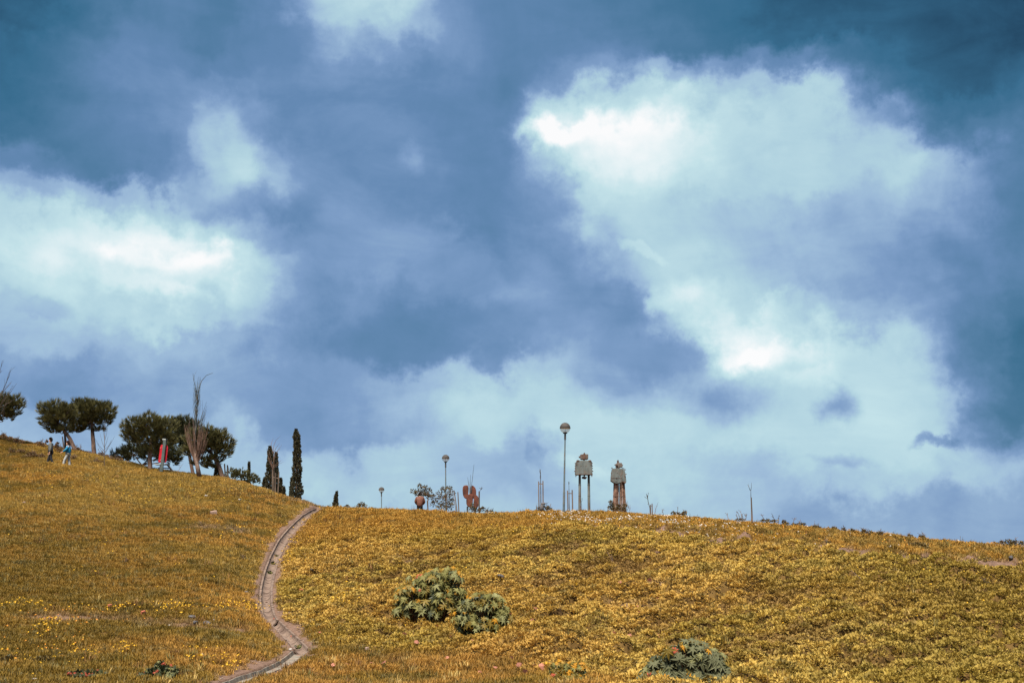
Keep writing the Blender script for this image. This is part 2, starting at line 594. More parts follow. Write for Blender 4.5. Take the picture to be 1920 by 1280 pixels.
def tag(o, label=None, cat=None, group=None, kind=None):
    if label:
        o['label'] = label
    if cat:
        o['category'] = cat
    if group:
        o['group'] = group
    if kind:
        o['kind'] = kind
    return o


def empty(name, loc, label, cat, group=None):
    o = bpy.data.objects.new(name, None)
    o.empty_display_size = .2
    o.location = loc
    link(o)
    return tag(o, label, cat, group)


class MB:
    """collects plain geometry and links it as one mesh object"""

    def __init__(self):
        self.v, self.f, self.a = [], [], []
        self.cur = 0.5

    def vert(self, p):
        self.v.append((p[0], p[1], p[2]))
        self.a.append(self.cur)
        return len(self.v) - 1

    def face(self, *ps):
        self.f.append([self.vert(p) for p in ps])

    def tube(self, pts, rad, n=6, cap=True):
        pts = [Vector(p) for p in pts]
        rings = []
        for i, p in enumerate(pts):
            t = (pts[min(i + 1, len(pts) - 1)] - pts[max(i - 1, 0)])
            if t.length < 1e-6:
                t = Vector((0, 0, 1))
            t.normalize()
            ax = Vector((1, 0, 0)) if abs(t.x) < .8 else Vector((0, 1, 0))
            e1 = t.cross(ax).normalized()
            e2 = t.cross(e1)
            r = rad[i] if isinstance(rad, (list, tuple)) else rad
            rings.append([self.vert(p + e1 * (r * math.cos(2 * math.pi * k / n)) + e2 * (r * math.sin(2 * math.pi * k / n))) for k in range(n)])
        for i in range(len(rings) - 1):
            for k in range(n):
                k2 = (k + 1) % n
                self.f.append([rings[i][k], rings[i][k2], rings[i + 1][k2], rings[i + 1][k]])
        if cap:
            self.f.append(list(reversed(rings[0])))
            self.f.append(rings[-1])

    def box(self, c, s, rot=None):
        c = Vector(c)
        M = rot.to_matrix() if rot else Matrix.Identity(3)
        ids = []
        for dz in (-1, 1):
            for dx, dy in ((-1, -1), (1, -1), (1, 1), (-1, 1)):
                ids.append(self.vert(c + M @ Vector((dx * s[0] / 2, dy * s[1] / 2, dz * s[2] / 2))))
        for q in ((3, 2, 1, 0), (4, 5, 6, 7), (0, 1, 5, 4), (1, 2, 6, 5), (2, 3, 7, 6), (3, 0, 4, 7)):
            self.f.append([ids[i] for i in q])

    def prism(self, outline, y0, y1):
        """outline of (x, z) pushed through in y"""
        A = [self.vert((x, y0, z)) for x, z in outline]
        B = [self.vert((x, y1, z)) for x, z in outline]
        self.f.append(A)
        self.f.append(list(reversed(B)))
        for i in range(len(A)):
            j = (i + 1) % len(A)
            self.f.append([A[j], A[i], B[i], B[j]])

    def build(self, name, mat, parent=None, smooth=False, bevel=0):
        me = bpy.data.meshes.new(name)
        me.from_pydata(self.v, [], self.f)
        at = me.attributes.new('var', 'FLOAT', 'POINT')
        at.data.foreach_set('value', np.array(self.a, dtype=np.float32))
        me.materials.append(mat)
        if smooth:
            me.polygons.foreach_set('use_smooth', [True] * len(me.polygons))
        if bevel:
            bm = bmesh.new()
            bm.from_mesh(me)
            bmesh.ops.recalc_face_normals(bm, faces=bm.faces)
            bm.to_mesh(me)
            bm.free()
        me.update()
        o = bpy.data.objects.new(name, me)
        link(o, parent)
        if bevel:
            bv = o.modifiers.new('bevel', 'BEVEL')
            bv.width = bevel
            bv.segments = 2
            bv.limit_method = 'ANGLE'
        return o


# ------------------------------------------------------------------ materials
def new_mat(name):
    m = bpy.data.materials.new(name)
    m.use_nodes = True
    return m, m.node_tree, m.node_tree.nodes['Principled BSDF']


def mat(name, c1, c2, scale=4.0, rough=.7, metal=0.0, bump=0.0, c3=None, scale3=1.0, lo=.38, hi=.62, spec=.3, stretch=None, world_co=False):
    m, t, bs = new_mat(name)
    co = t.nodes.new('ShaderNodeTexCoord')
    src = co.outputs['Object']
    if world_co:
        src = t.nodes.new('ShaderNodeNewGeometry').outputs['Position']
    if stretch:
        mp = t.nodes.new('ShaderNodeMapping')
        mp.inputs['Scale'].default_value = stretch
        t.links.new(src, mp.inputs[0])
        src = mp.outputs[0]
    n = t.nodes.new('ShaderNodeTexNoise')
    n.inputs['Scale'].default_value = scale
    n.inputs['Detail'].default_value = 6
    t.links.new(src, n.inputs['Vector'])
    r = t.nodes.new('ShaderNodeValToRGB')
    r.color_ramp.elements[0].position = lo
    r.color_ramp.elements[1].position = hi
    r.color_ramp.elements[0].color = (*c1, 1)
    r.color_ramp.elements[1].color = (*c2, 1)
    t.links.new(n.outputs['Fac'], r.inputs[0])
    out = r.outputs[0]
    if c3:
        n3 = t.nodes.new('ShaderNodeTexNoise')
        n3.inputs['Scale'].default_value = scale3
        n3.inputs['Detail'].default_value = 8
        n3.inputs['Roughness'].default_value = .65
        t.links.new(src, n3.inputs['Vector'])
        r3 = t.nodes.new('ShaderNodeValToRGB')
        r3.color_ramp.elements[0].position = .5
        r3.color_ramp.elements[1].position = .62
        t.links.new(n3.outputs['Fac'], r3.inputs[0])
        mix = t.nodes.new('ShaderNodeMix')
        mix.data_type = 'RGBA'
        t.links.new(r3.outputs[0], mix.inputs['Factor'])
        t.links.new(out, mix.inputs[6])
        mix.inputs[7].default_value = (*c3, 1)
        out = mix.outputs[2]
    t.links.new(out, bs.inputs['Base Color'])
    bs.inputs['Roughness'].default_value = rough
    bs.inputs['Metallic'].default_value = metal
    bs.inputs['Specular IOR Level'].default_value = spec
    if bump:
        bp = t.nodes.new('ShaderNodeBump')
        bp.inputs['Strength'].default_value = bump
        bp.inputs['Distance'].default_value = .02
        t.links.new(n.outputs['Fac'], bp.inputs['Height'])
        t.links.new(bp.outputs[0], bs.inputs['Normal'])
    return m


def leaf_mat(name, c1, c2, rough=.6, trans=.0, c3=None):
    """leaves: colour runs with the per-leaf value 'var'"""
    m, t, bs = new_mat(name)
    at = t.nodes.new('ShaderNodeAttribute')
    at.attribute_name = 'var'
    r = t.nodes.new('ShaderNodeValToRGB')
    r.color_ramp.elements[0].color = (*c1, 1)
    r.color_ramp.elements[1].color = (*c2, 1)
    if c3:
        e = r.color_ramp.elements.new(.9)
        e.color = (*c2, 1)
        r.color_ramp.elements[2].color = (*c3, 1)
    t.links.new(at.outputs['Fac'], r.inputs[0])
    t.links.new(r.outputs[0], bs.inputs['Base Color'])
    bs.inputs['Roughness'].default_value = rough
    bs.inputs['Specular IOR Level'].default_value = .25
    if trans:
        tr = t.nodes.new('ShaderNodeBsdfTranslucent')
        t.links.new(r.outputs[0], tr.inputs[0])
        mxs = t.nodes.new('ShaderNodeMixShader')
        mxs.inputs[0].default_value = trans
        t.links.new(bs.outputs[0], mxs.inputs[1])
        t.links.new(tr.outputs[0], mxs.inputs[2])
        t.links.new(mxs.outputs[0], t.nodes['Material Output'].inputs[0])
    return m


def inst_mat(name, rough=.7, trans=.25):
    """ground plants: each plant carries its own colour"""
    m, t, bs = new_mat(name)
    at = t.nodes.new('ShaderNodeAttribute')
    at.attribute_type = 'INSTANCER'
    at.attribute_name = 'tint'
    av = t.nodes.new('ShaderNodeAttribute')
    av.attribute_name = 'var'
    hs = t.nodes.new('ShaderNodeHueSaturation')
    mr_ = t.nodes.new('ShaderNodeMapRange')
    mr_.inputs['To Min'].default_value = .82
    mr_.inputs['To Max'].default_value = 1.18
    t.links.new(av.outputs['Fac'], mr_.inputs[0])
    t.links.new(mr_.outputs[0], hs.inputs['Value'])
    t.links.new(at.outputs['Color'], hs.inputs['Color'])
    t.links.new(hs.outputs[0], bs.inputs['Base Color'])
    bs.inputs['Roughness'].default_value = rough
    bs.inputs['Specular IOR Level'].default_value = .2
    tr = t.nodes.new('ShaderNodeBsdfTranslucent')
    t.links.new(hs.outputs[0], tr.inputs[0])
    mxs = t.nodes.new('ShaderNodeMixShader')
    mxs.inputs[0].default_value = trans
    t.links.new(bs.outputs[0], mxs.inputs[1])
    t.links.new(tr.outputs[0], mxs.inputs[2])
    t.links.new(mxs.outputs[0], t.nodes['Material Output'].inputs[0])
    return m


M = {}
M['bark'] = mat('pine_bark', (.07, .042, .030), (.17, .105, .078), 9, .9, bump=.6, stretch=(1, 1, .3))
M['bark_pale'] = mat('bare_bark', (.12, .08, .06), (.25, .165, .125), 8, .9, bump=.3)
M['twig_dark'] = mat('dark_twig', (.045, .035, .03), (.10, .07, .05), 8, .9)
M['twig_pink'] = mat('broom_twig', (.11, .062, .042), (.20, .118, .085), 5, .85)
M['twig_blue'] = mat('upper_twig', (.045, .06, .065), (.10, .10, .09), 5, .85)
M['pine'] = leaf_mat('pine_needles', (.018, .018, .006), (.185, .165, .060), .6, .15)
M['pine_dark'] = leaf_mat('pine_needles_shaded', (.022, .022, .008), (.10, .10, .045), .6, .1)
M['cypress'] = leaf_mat('cypress_foliage', (.018, .018, .008), (.105, .088, .045), .75, .0, (.30, .24, .16))
M['shrub'] = leaf_mat('shrub_leaves', (.035, .024, .008), (.17, .11, .035), .6, .15, (.16, .19, .16))
M['weed'] = leaf_mat('weed_leaves', (.05, .03, .01), (.20, .13, .035), .6, .2, (.10, .13, .09))
M['weed_stalk'] = leaf_mat('dry_weed_stalks', (.06, .035, .02), (.20, .13, .09), .8, .0)
M['steel'] = mat('galvanised_pole', (.085, .115, .125), (.15, .185, .195), 3, .6, .2, c3=(.16, .14, .12), scale3=4)
M['lamp_cap'] = mat('lamp_hood', (.045, .038, .034), (.075, .062, .055), 6, .8, .0)
M['concrete'] = mat('channel_concrete', (.12, .078, .058), (.27, .19, .14), 2.2, .95, world_co=True, bump=.5, c3=(.075, .045, .032), scale3=2.2)
M['concrete_grey'] = mat('grey_concrete', (.14, .112, .085), (.25, .215, .17), 3, .95, world_co=True, bump=.4, c3=(.20, .13, .09), scale3=2.5)
M['rust'] = mat('rusted_steel', (.085, .028, .018), (.155, .050, .030), 5, .8, .1, bump=.3, c3=(.055, .02, .014), scale3=3)
M['rust_old'] = mat('old_rust', (.06, .032, .022), (.155, .085, .06), 9, .85, .1, bump=.4)
M['plate'] = mat('weathered_plate', (.085, .096, .090), (.135, .148, .140), 5, .75, .05, bump=.15, c3=(.13, .11, .09), scale3=3.0, stretch=(1, 1, .5))
M['leg_steel'] = mat('weathered_leg', (.095, .102, .094), (.155, .162, .15), 6, .75, .05, c3=(.12, .09, .07), scale3=4, stretch=(1, 1, .35))
M['head_plate'] = mat('head_plate', (.10, .082, .07), (.16, .135, .115), 10, .75, .05, bump=.2, c3=(.11, .06, .042), scale3=6)
M['red'] = mat('red_panel', (.38, .007, .016), (.50, .014, .026), 2, .45, 0)
M['post_grey'] = mat('grey_post', (.075, .095, .09), (.11, .13, .12), 5, .5, .3)
M['post_light'] = mat('pale_cap', (.36, .38, .36), (.44, .45, .42), 5, .5, .3)
M['wood'] = mat('stake_wood', (.085, .06, .045), (.18, .125, .09), 6, .9, bump=.3, stretch=(1, 1, .2))
M['wood_dark'] = mat('dark_stake_wood', (.05, .04, .035), (.12, .09, .07), 6, .9, stretch=(1, 1, .2))
M['rod'] = mat('steel_rod', (.10, .13, .15), (.20, .23, .25), 5, .4, .5)
M['skin'] = mat('skin', (.46, .25, .17), (.52, .30, .21), 8, .55)
M['hair_dark'] = mat('dark_hair', (.022, .014, .012), (.05, .03, .022), 30, .7)
M['hair_brown'] = mat('brown_hair', (.06, .025, .015), (.13, .06, .035), 30, .6)
M['jacket_grey'] = mat('grey_jacket', (.085, .088, .082), (.125, .128, .12), 12, .9, bump=.2)
M['jacket_blue'] = mat('blue_jacket', (.0, .12, .24), (.01, .18, .32), 10, .7, bump=.2)
M['jacket_pale'] = mat('pale_yoke', (.33, .35, .42), (.44, .46, .52), 10, .8)
M['jacket_brown'] = mat('brown_jacket', (.11, .042, .027), (.165, .066, .042), 7, .75, bump=.5)
M['black_cloth'] = mat('black_trousers', (.010, .010, .012), (.022, .022, .025), 10, .85)
M['grey_cloth'] = mat('pale_trousers', (.27, .27, .26), (.36, .36, .345), 10, .9)
M['shoe'] = mat('shoe', (.03, .03, .03), (.06, .06, .06), 10, .7)
M['stone_dark'] = mat('dark_stone', (.055, .05, .05), (.11, .10, .10), 8, .9, bump=.4)
M['stone_white'] = mat('white_stone', (.30, .265, .24), (.44, .40, .36), 8, .8, bump=.3)
M['stone_pink'] = mat('pink_stone', (.30, .185, .14), (.42, .29, .22), 8, .9, bump=.3)
M['brick_red'] = mat('red_brick_rubble', (.42, .11, .06), (.50, .17, .10), 8, .9, bump=.3)
M['dry_leaf'] = mat('dry_leaf', (.50, .18, .12), (.58, .28, .20), 8, .7)

LEAFC = {
    'green': leaf_mat('castor_leaf_green', (.115, .110, .030), (.23, .205, .065), .7, .15),
    'sage': leaf_mat('castor_leaf_sage', (.080, .082, .038), (.135, .132, .066), .75, .15),
    'grey': leaf_mat('castor_leaf_grey', (.17, .162, .062), (.26, .245, .105), .7, .12),
    'olive': leaf_mat('castor_leaf_olive', (.15, .10, .015), (.22, .15, .025), .5, .3),
    'amber': leaf_mat('castor_leaf_amber', (.42, .19, .015), (.55, .28, .02), .5, .3),
    'red': leaf_mat('castor_leaf_red', (.34, .06, .03), (.48, .10, .05), .5, .3),
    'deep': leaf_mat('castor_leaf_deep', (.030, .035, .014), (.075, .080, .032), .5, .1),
}

# ground material: soil with litter, bare dirt where 'dirt' is high
gm, gt, gb = new_mat('soil')
ga = gt.nodes.new('ShaderNodeAttribute')
ga.attribute_name = 'dirt'
gc = gt.nodes.new('ShaderNodeTexCoord')
gn = gt.nodes.new('ShaderNodeTexNoise')
gn.inputs['Scale'].default_value = 1.3
gn.inputs['Detail'].default_value = 9
gn.inputs['Roughness'].default_value = .7
gt.links.new(gc.outputs['Object'], gn.inputs['Vector'])
gr = gt.nodes.new('ShaderNodeValToRGB')
gr.color_ramp.elements[0].position = .35
gr.color_ramp.elements[0].color = (.075, .040, .012, 1)
gr.color_ramp.elements[1].position = .65
gr.color_ramp.elements[1].color = (.155, .092, .028, 1)
gt.links.new(gn.outputs['Fac'], gr.inputs[0])
gn2 = gt.nodes.new('ShaderNodeTexNoise')
gn2.inputs['Scale'].default_value = 6
gn2.inputs['Detail'].default_value = 8
gn2.inputs['Roughness'].default_value = .75
gt.links.new(gc.outputs['Object'], gn2.inputs['Vector'])
gd = gt.nodes.new('ShaderNodeValToRGB')
gd.color_ramp.elements[0].position = .3
gd.color_ramp.elements[0].color = (.085, .048, .032, 1)
gd.color_ramp.elements[1].position = .7
gd.color_ramp.elements[1].color = (.225, .140, .100, 1)
gt.links.new(gn2.outputs['Fac'], gd.inputs[0])
gx = gt.nodes.new('ShaderNodeMix')
gx.data_type = 'RGBA'
gt.links.new(ga.outputs['Fac'], gx.inputs['Factor'])
gt.links.new(gr.outputs[0], gx.inputs[6])
gt.links.new(gd.outputs[0], gx.inputs[7])
gt.links.new(gx.outputs[2], gb.inputs['Base Color'])
gb.inputs['Roughness'].default_value = .95
gb.inputs['Specular IOR Level'].default_value = .1
gbp = gt.nodes.new('ShaderNodeBump')
gbp.inputs['Strength'].default_value = .7
gbp.inputs['Distance'].default_value = .06
gt.links.new(gn2.outputs['Fac'], gbp.inputs['Height'])
gt.links.new(gbp.outputs[0], gb.inputs['Normal'])

# ------------------------------------------------------------------ ground sheet
tt = np.concatenate([-np.geomspace(30, .475, 26), np.linspace(-.465, .465, 870), np.geomspace(.475, 30, 26)])
yy = np.concatenate([[-900, -300, -90, -30, -8], np.linspace(0, 28, 26)[:-1], np.geomspace(28, 104, 640), np.geomspace(105, 400, 60), [600, 1000, 1800, 3200, 5200]])
TT, YY = np.meshgrid(tt, yy)
XX = TT * W_(YY)
Zg = H(XX, YY)
far = np.clip((YY - 380) / 400, 0, 1)
Zg = Zg * (1 - far) + (EYE - 4) * far
vco = np.stack([XX, YY, Zg], -1).reshape(-1, 3).astype(np.float32)
nr, nc = YY.shape
idx = np.arange(nr * nc).reshape(nr, nc)
quads = np.stack([idx[:-1, :-1], idx[:-1, 1:], idx[1:, 1:], idx[1:, :-1]], -1).reshape(-1, 4)
me = bpy.data.meshes.new('ground')
me.vertices.add(len(vco))
me.vertices.foreach_set('co', vco.ravel())
me.loops.add(quads.size)
me.loops.foreach_set('vertex_index', quads.ravel().astype(np.int32))
me.polygons.add(len(quads))
me.polygons.foreach_set('loop_start', np.arange(0, quads.size, 4, dtype=np.int32))
me.polygons.foreach_set('use_smooth', np.ones(len(quads), dtype=bool))
me.update(calc_edges=True)
da = me.attributes.new('dirt', 'FLOAT', 'POINT')
da.data.foreach_set('value', dirt_mask(XX, YY).reshape(-1).astype(np.float32))
me.materials.append(gm)
ground = bpy.data.objects.new('ground', me)
link(ground)
tag(ground, 'grassy hillside rising to a rounded crest', kind='structure')


# ------------------------------------------------------------------ scattered ground plants (nobody could count them)
def hidden_source(mb, name, material):
    me_ = bpy.data.meshes.new(name)
    me_.from_pydata(mb.v, [], mb.f)
    at_ = me_.attributes.new('var', 'FLOAT', 'POINT')
    at_.data.foreach_set('value', np.array(mb.a, dtype=np.float32))
    me_.materials.append(material)
    return bpy.data.objects.new(name, me_)          # only ever seen as the plant that the scatter repeats


def scatter(name, pts, rot, scl, tint, src, label):
    n = len(pts)
    me_ = bpy.data.meshes.new(name)
    me_.vertices.add(n)
    me_.vertices.foreach_set('co', np.asarray(pts, np.float32).ravel())
    a = me_.attributes.new('rot', 'FLOAT_VECTOR', 'POINT')
    a.data.foreach_set('vector', np.asarray(rot, np.float32).ravel())
    a = me_.attributes.new('scl', 'FLOAT_VECTOR', 'POINT')
    a.data.foreach_set('vector', np.asarray(scl, np.float32).ravel())
    a = me_.attributes.new('tint', 'FLOAT_COLOR', 'POINT')
    c4 = np.concatenate([tint, np.ones((n, 1))], 1).astype(np.float32)
    a.data.foreach_set('color', c4.ravel())
    o = bpy.data.objects.new(name, me_)
    link(o)
    tag(o, label, kind='stuff')
    g = bpy.data.node_groups.new(name, 'GeometryNodeTree')
    g.interface.new_socket('Geometry', in_out='INPUT', socket_type='NodeSocketGeometry')
    g.interface.new_socket('Geometry', in_out='OUTPUT', socket_type='NodeSocketGeometry')
    gi = g.nodes.new('NodeGroupInput')
    go = g.nodes.new('NodeGroupOutput')
    oi = g.nodes.new('GeometryNodeObjectInfo')
    oi.inputs['Object'].default_value = src
    oi.inputs['As Instance'].default_value = True
    ip = g.nodes.new('GeometryNodeInstanceOnPoints')
    n1 = g.nodes.new('GeometryNodeInputNamedAttribute')
    n1.data_type = 'FLOAT_VECTOR'
    n1.inputs['Name'].default_value = 'rot'
    n2 = g.nodes.new('GeometryNodeInputNamedAttribute')
    n2.data_type = 'FLOAT_VECTOR'
    n2.inputs['Name'].default_value = 'scl'
    er = g.nodes.new('FunctionNodeEulerToRotation')
    g.links.new(n1.outputs['Attribute'], er.inputs[0])
    g.links.new(gi.outputs[0], ip.inputs['Points'])
    g.links.new(oi.outputs['Geometry'], ip.inputs['Instance'])
    g.links.new(er.outputs[0], ip.inputs['Rotation'])
    g.links.new(n2.outputs['Attribute'], ip.inputs['Scale'])
    g.links.new(ip.outputs[0], go.inputs[0])
    md = o.modifiers.new('scatter', 'NODES')
    md.node_group = g
    return o


def mat_tuft(seed):
    r_ = random.Random(seed)
    mb = MB()
    for k in range(20):
        th = r_.uniform(0, 6.283)
        ph = math.acos(r_.uniform(.05, 1))
        nrm = Vector((math.sin(ph) * math.cos(th), math.sin(ph) * math.sin(th), math.cos(ph)))
        c = Vector((nrm.x * .12, nrm.y * .12, nrm.z * .06))
        d = (nrm + Vector((r_.uniform(-.7, .7), r_.uniform(-.7, .7), r_.uniform(-.2, .6)))).normalized()
        s = d.cross(Vector((0, 0, 1)) if abs(d.z) < .9 else Vector((1, 0, 0))).normalized()
        Ln, Wd = r_.uniform(.05, .085), r_.uniform(.016, .028)
        up = d.cross(s) * .012
        mb.cur = r_.random()
        a_, b1, b2, e = c, c + d * Ln * .55 + s * Wd, c + d * Ln * .55 - s * Wd, c + d * Ln
        mb.face(a_ - up, b1, e)
        mb.face(a_ - up, e, b2)
    return mb


def grass_tuft(seed, hgt=.15, n=18, spread=.10):
    r_ = random.Random(seed)
    mb = MB()
    for k in range(n):
        th = r_.uniform(0, 6.283)
        rr = spread * math.sqrt(r_.random())
        p = Vector((rr * math.cos(th), rr * math.sin(th), -.02))
        th2 = r_.uniform(0, 6.283)
        ln_ = r_.uniform(.1, .75)
        d = Vector((math.cos(th2) * ln_, math.sin(th2) * ln_, 1)).normalized()
        s = Vector((-math.sin(th2), math.cos(th2), 0)) * r_.uniform(.006, .011)
        h = hgt * r_.uniform(.5, 1.15)
        mb.cur = r_.random()
        mid = p + d * h * .6
        tip = p + d * h + Vector((d.x, d.y, -.35)) * h * .25
        mb.face(p - s, p + s, mid + s * .8, mid - s * .8)
        mb.face(mid - s * .8, mid + s * .8, tip)
    return mb


def flower_src(seed):
    r_ = random.Random(seed)
    mb = MB()
    for q in range(2):
        c = Vector((r_.uniform(-.09, .09), r_.uniform(-.07, .07), r_.uniform(.10, .17)))
        tilt = Euler((r_.uniform(-.2, .9), r_.uniform(-.5, .5), r_.uniform(0, 6))).to_matrix()
        mb.cur = r_.uniform(.4, 1)
        for k in range(5):
            a1, a2 = k * 1.257, k * 1.257 + 1.0
            mb.face(c, c + tilt @ Vector((math.cos(a1), math.sin(a1), .2)) * .026, c + tilt @ Vector((math.cos(a2), math.sin(a2), .2)) * .026)
    return mb


plant_mat = inst_mat('ground_plant', .65, .22)
flower_mat = inst_mat('petal', .6, .3)
SRC = {'mat1': hidden_source(mat_tuft(1), 'mat_plant', plant_mat), 'mat2': hidden_source(mat_tuft(2), 'mat_plant', plant_mat),
       'gr1': hidden_source(grass_tuft(3), 'grass_clump', plant_mat), 'gr2': hidden_source(grass_tuft(4, .12, 22, .14), 'grass_clump', plant_mat),
       'fl': hidden_source(flower_src(5), 'flower_head', flower_mat)}

NPT = 370000
ys = 30 + (112 - 30) * np.sqrt(rng.random(NPT * 2) * (1 - .0) + .0)      # area grows with distance
ys = np.sqrt(rng.uniform(25 ** 2, 112 ** 2, NPT * 2))
ts = rng.uniform(-.465, .465, NPT * 2)
xs = ts * ys
# back part beyond the crest is hidden, thin it
keep = (ys < 100) | (rng.random(NPT * 2) < .3)
keep &= ~((xs > -3) & (ys > 81) & (rng.random(NPT * 2) < .85))
keep &= ~((ys > 103) & (rng.random(NPT * 2) < .7))
xs, ys = xs[keep][:NPT], ys[keep][:NPT]
dm = dirt_mask(xs, ys)
dc_ = line_dist(xs, ys, LALL)
keep = (rng.random(len(xs)) > dm * .93) & ((dc_ > .50) | (rng.random(len(xs)) < .10)) & (dc_ > .27)
xs, ys, dm = xs[keep], ys[keep], dm[keep]
lump = bumps(xs, ys)
rs_ = right_side(xs, ys)
keep = (rs_ < .5) | (lump > -.20) | (rng.random(len(xs)) < .6)
xs, ys, dm, lump = xs[keep], ys[keep], dm[keep], lump[keep]
zs_ = H(xs, ys)
rs_ = right_side(xs, ys)
e_ = .25
gx_ = (H0(xs + e_, ys) - H0(xs - e_, ys)) / (2 * e_)
gy_ = (H0(xs, ys + e_) - H0(xs, ys - e_)) / (2 * e_)
isr = rng.random(len(xs)) < rs_


def mixc(a, b_, t):
    return a * (1 - t[:, None]) + b_ * t[:, None]


def C(*c):
    return np.array(c, float)[None, :]


def sm(x, a, b_):
    t = np.clip((x - a) / (b_ - a), 0, 1)
    return t * t * (3 - 2 * t)


uu = 960 + xs / ys * 2667 * 1.0
n1_ = fbm(xs * .35, ys * .35, 4, 61)
n2_ = fbm(xs * 1.3, ys * 1.8, 4, 71)
n3_ = fbm(xs * .15, ys * .18, 3, 81)
jit = rng.random(len(xs))
# matted right hill
tr = mixc(C(.38, .252, .046), C(.51, .335, .074), sm(n1_, .35, .65))
tr = mixc(tr, C(.21, .155, .036), sm(n2_, .52, .70) * .6)
tr = mixc(tr, C(.44, .235, .050), sm(n3_, .50, .66) * .45)
tr = mixc(tr, C(.15, .105, .030), (jit > .9) * .8)
tr = mixc(tr, C(.18, .095, .034), (1 - sm(lump, -.20, -.02)) * .7)  # hollows between lumps tinted darker, crease shade painted into the plant colour
# grassy left hill
tl = mixc(C(.28, .165, .026), C(.39, .205, .038), sm(n1_, .38, .62))
tl = mixc(tl, C(.14, .092, .016), sm(n2_, .50, .66) * .8)
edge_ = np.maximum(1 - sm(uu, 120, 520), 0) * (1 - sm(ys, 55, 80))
tl = mixc(tl, C(.17, .105, .016), edge_ * .6)  # vignette darkening painted into the grass colour at the lower left
tl = mixc(tl, C(.40, .25, .055), sm(n3_, .44, .60) * .6 * sm(ys, 50, 75))
tl = mixc(tl, C(.17, .15, .07), (jit > .88) * .7)
tr = mixc(tr, C(.24, .170, .028), sm(uu, 1350, 1850) * (1 - sm(ys, 50, 60)) * .65)  # olive patch at the right, with edge vignette painted into its colour
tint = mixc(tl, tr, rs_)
# above the bare track the mat gives way to taller orange brown grass
tro = TR_R[np.argsort(TR_R[:, 0])]
ytr = np.interp(xs, tro[:, 0], tro[:, 1]) + np.clip(tro[0, 0] - xs, 0, 20) * .35
above = sm(ys + (n1_ - .5) * 2.5, ytr - .2, ytr + .8) * rs_
tint = mixc(tint, mixc(C(.40, .215, .040), C(.25, .155, .036), sm(n2_, .45, .62)), above * .85)
# reddish dry grass at the foot of the hill
foot = sm(-ys, -49, -41) * (1 - sm(uu, 900, 1150)) * sm(uu, 150, 420)
tint = mixc(tint, C(.37, .185, .040), foot * .45 * sm(n1_, .3, .6))
# crest strip of the right hill: golden with dry stems
cr_ = sm(ys, 60, 68) * rs_
tint = mixc(tint, C(.42, .22, .035), cr_ * .5)
tint *= (0.9 + .2 * rng.random(len(xs)))[:, None]
tint = mixc(tint, C(.26, .17, .11), dm * .5)
ea = rng.random(len(xs)) * 6.283
rot = np.stack([gy_ * .9, -gx_ * .9, ea], 1)       # small slopes: tilt approx
rot[:, 0] += rng.normal(0, .12, len(xs))
rot[:, 1] += rng.normal(0, .12, len(xs))
sc = (.75 + .6 * rng.random(len(xs)))
sc3 = np.stack([sc, sc, sc * (.8 + .6 * rng.random(len(xs)))], 1)
pts = np.stack([xs, ys, zs_], 1)
half = rng.random(len(xs)) < .5
isg = ~isr | (rng.random(len(xs)) < above * .9)
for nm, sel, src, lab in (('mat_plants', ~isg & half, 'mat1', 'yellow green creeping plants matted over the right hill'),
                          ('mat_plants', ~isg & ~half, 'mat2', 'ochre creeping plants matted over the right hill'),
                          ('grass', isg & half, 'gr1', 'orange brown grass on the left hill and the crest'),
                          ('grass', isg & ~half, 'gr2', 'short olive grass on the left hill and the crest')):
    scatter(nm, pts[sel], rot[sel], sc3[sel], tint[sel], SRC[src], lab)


# taller dry tussocks and weeds standing out of the cover
nb = 6100
yb = np.sqrt(rng.uniform(30 ** 2, 84 ** 2, nb))
xb = rng.uniform(-.46, .46, nb) * yb
kb = (fbm(xb * .5, yb * .5, 3, 111) > .52) & (dirt_mask(xb, yb) < .5)
xb, yb = xb[kb], yb[kb]
nb = len(xb)
vb = rng.random((nb, 1))
tb_ = np.where(vb < .45, C(.15, .115, .030), np.where(vb < .75, C(.40, .27, .085), C(.20, .10, .035))) * (.8 + .4 * rng.random((nb, 1)))
sb_ = (1.0 + 1.1 * rng.random((nb, 1)) ** 2) * np.array([[1.0, 1.0, 1.25]])
scatter('tall_grass', np.stack([xb, yb, H(xb, yb)], 1), np.stack([rng.normal(0, .15, nb), rng.normal(0, .15, nb), rng.random(nb) * 6.28], 1), sb_, tb_, SRC['gr1'],
        'taller dry grass and weeds scattered over the whole hill')
# crumbs of stone and concrete along the channel
qi = rng.integers(0, len(LALL), 520)
off = rng.normal(0, .38, (520, 2))
xg, yg = LALL[qi, 0] + off[:, 0], LALL[qi, 1] + off[:, 1]
mbs = MB()
for a_ in range(5):
    t0, t1 = a_ * 1.257, (a_ + 1) * 1.257
    p0, p1 = (math.cos(t0), math.sin(t0) * .8, 0), (math.cos(t1), math.sin(t1) * .8, 0)
    mbs.face(p0, p1, (.15, .1, .7))
    mbs.face(p1, p0, (0, 0, -.5))
ng = len(xg)
scatter('gravel', np.stack([xg, yg, H(xg, yg) + .012], 1), rng.random((ng, 3)) * np.array([[.6, .6, 6.28]]), (.015 + .035 * rng.random((ng, 1)) ** 2) * np.ones((1, 3)),
        C(.30, .22, .17) * (.5 + .9 * rng.random((ng, 1))), hidden_source(mbs, 'pebble', flower_mat), 'loose stone crumbs along the channel edges')


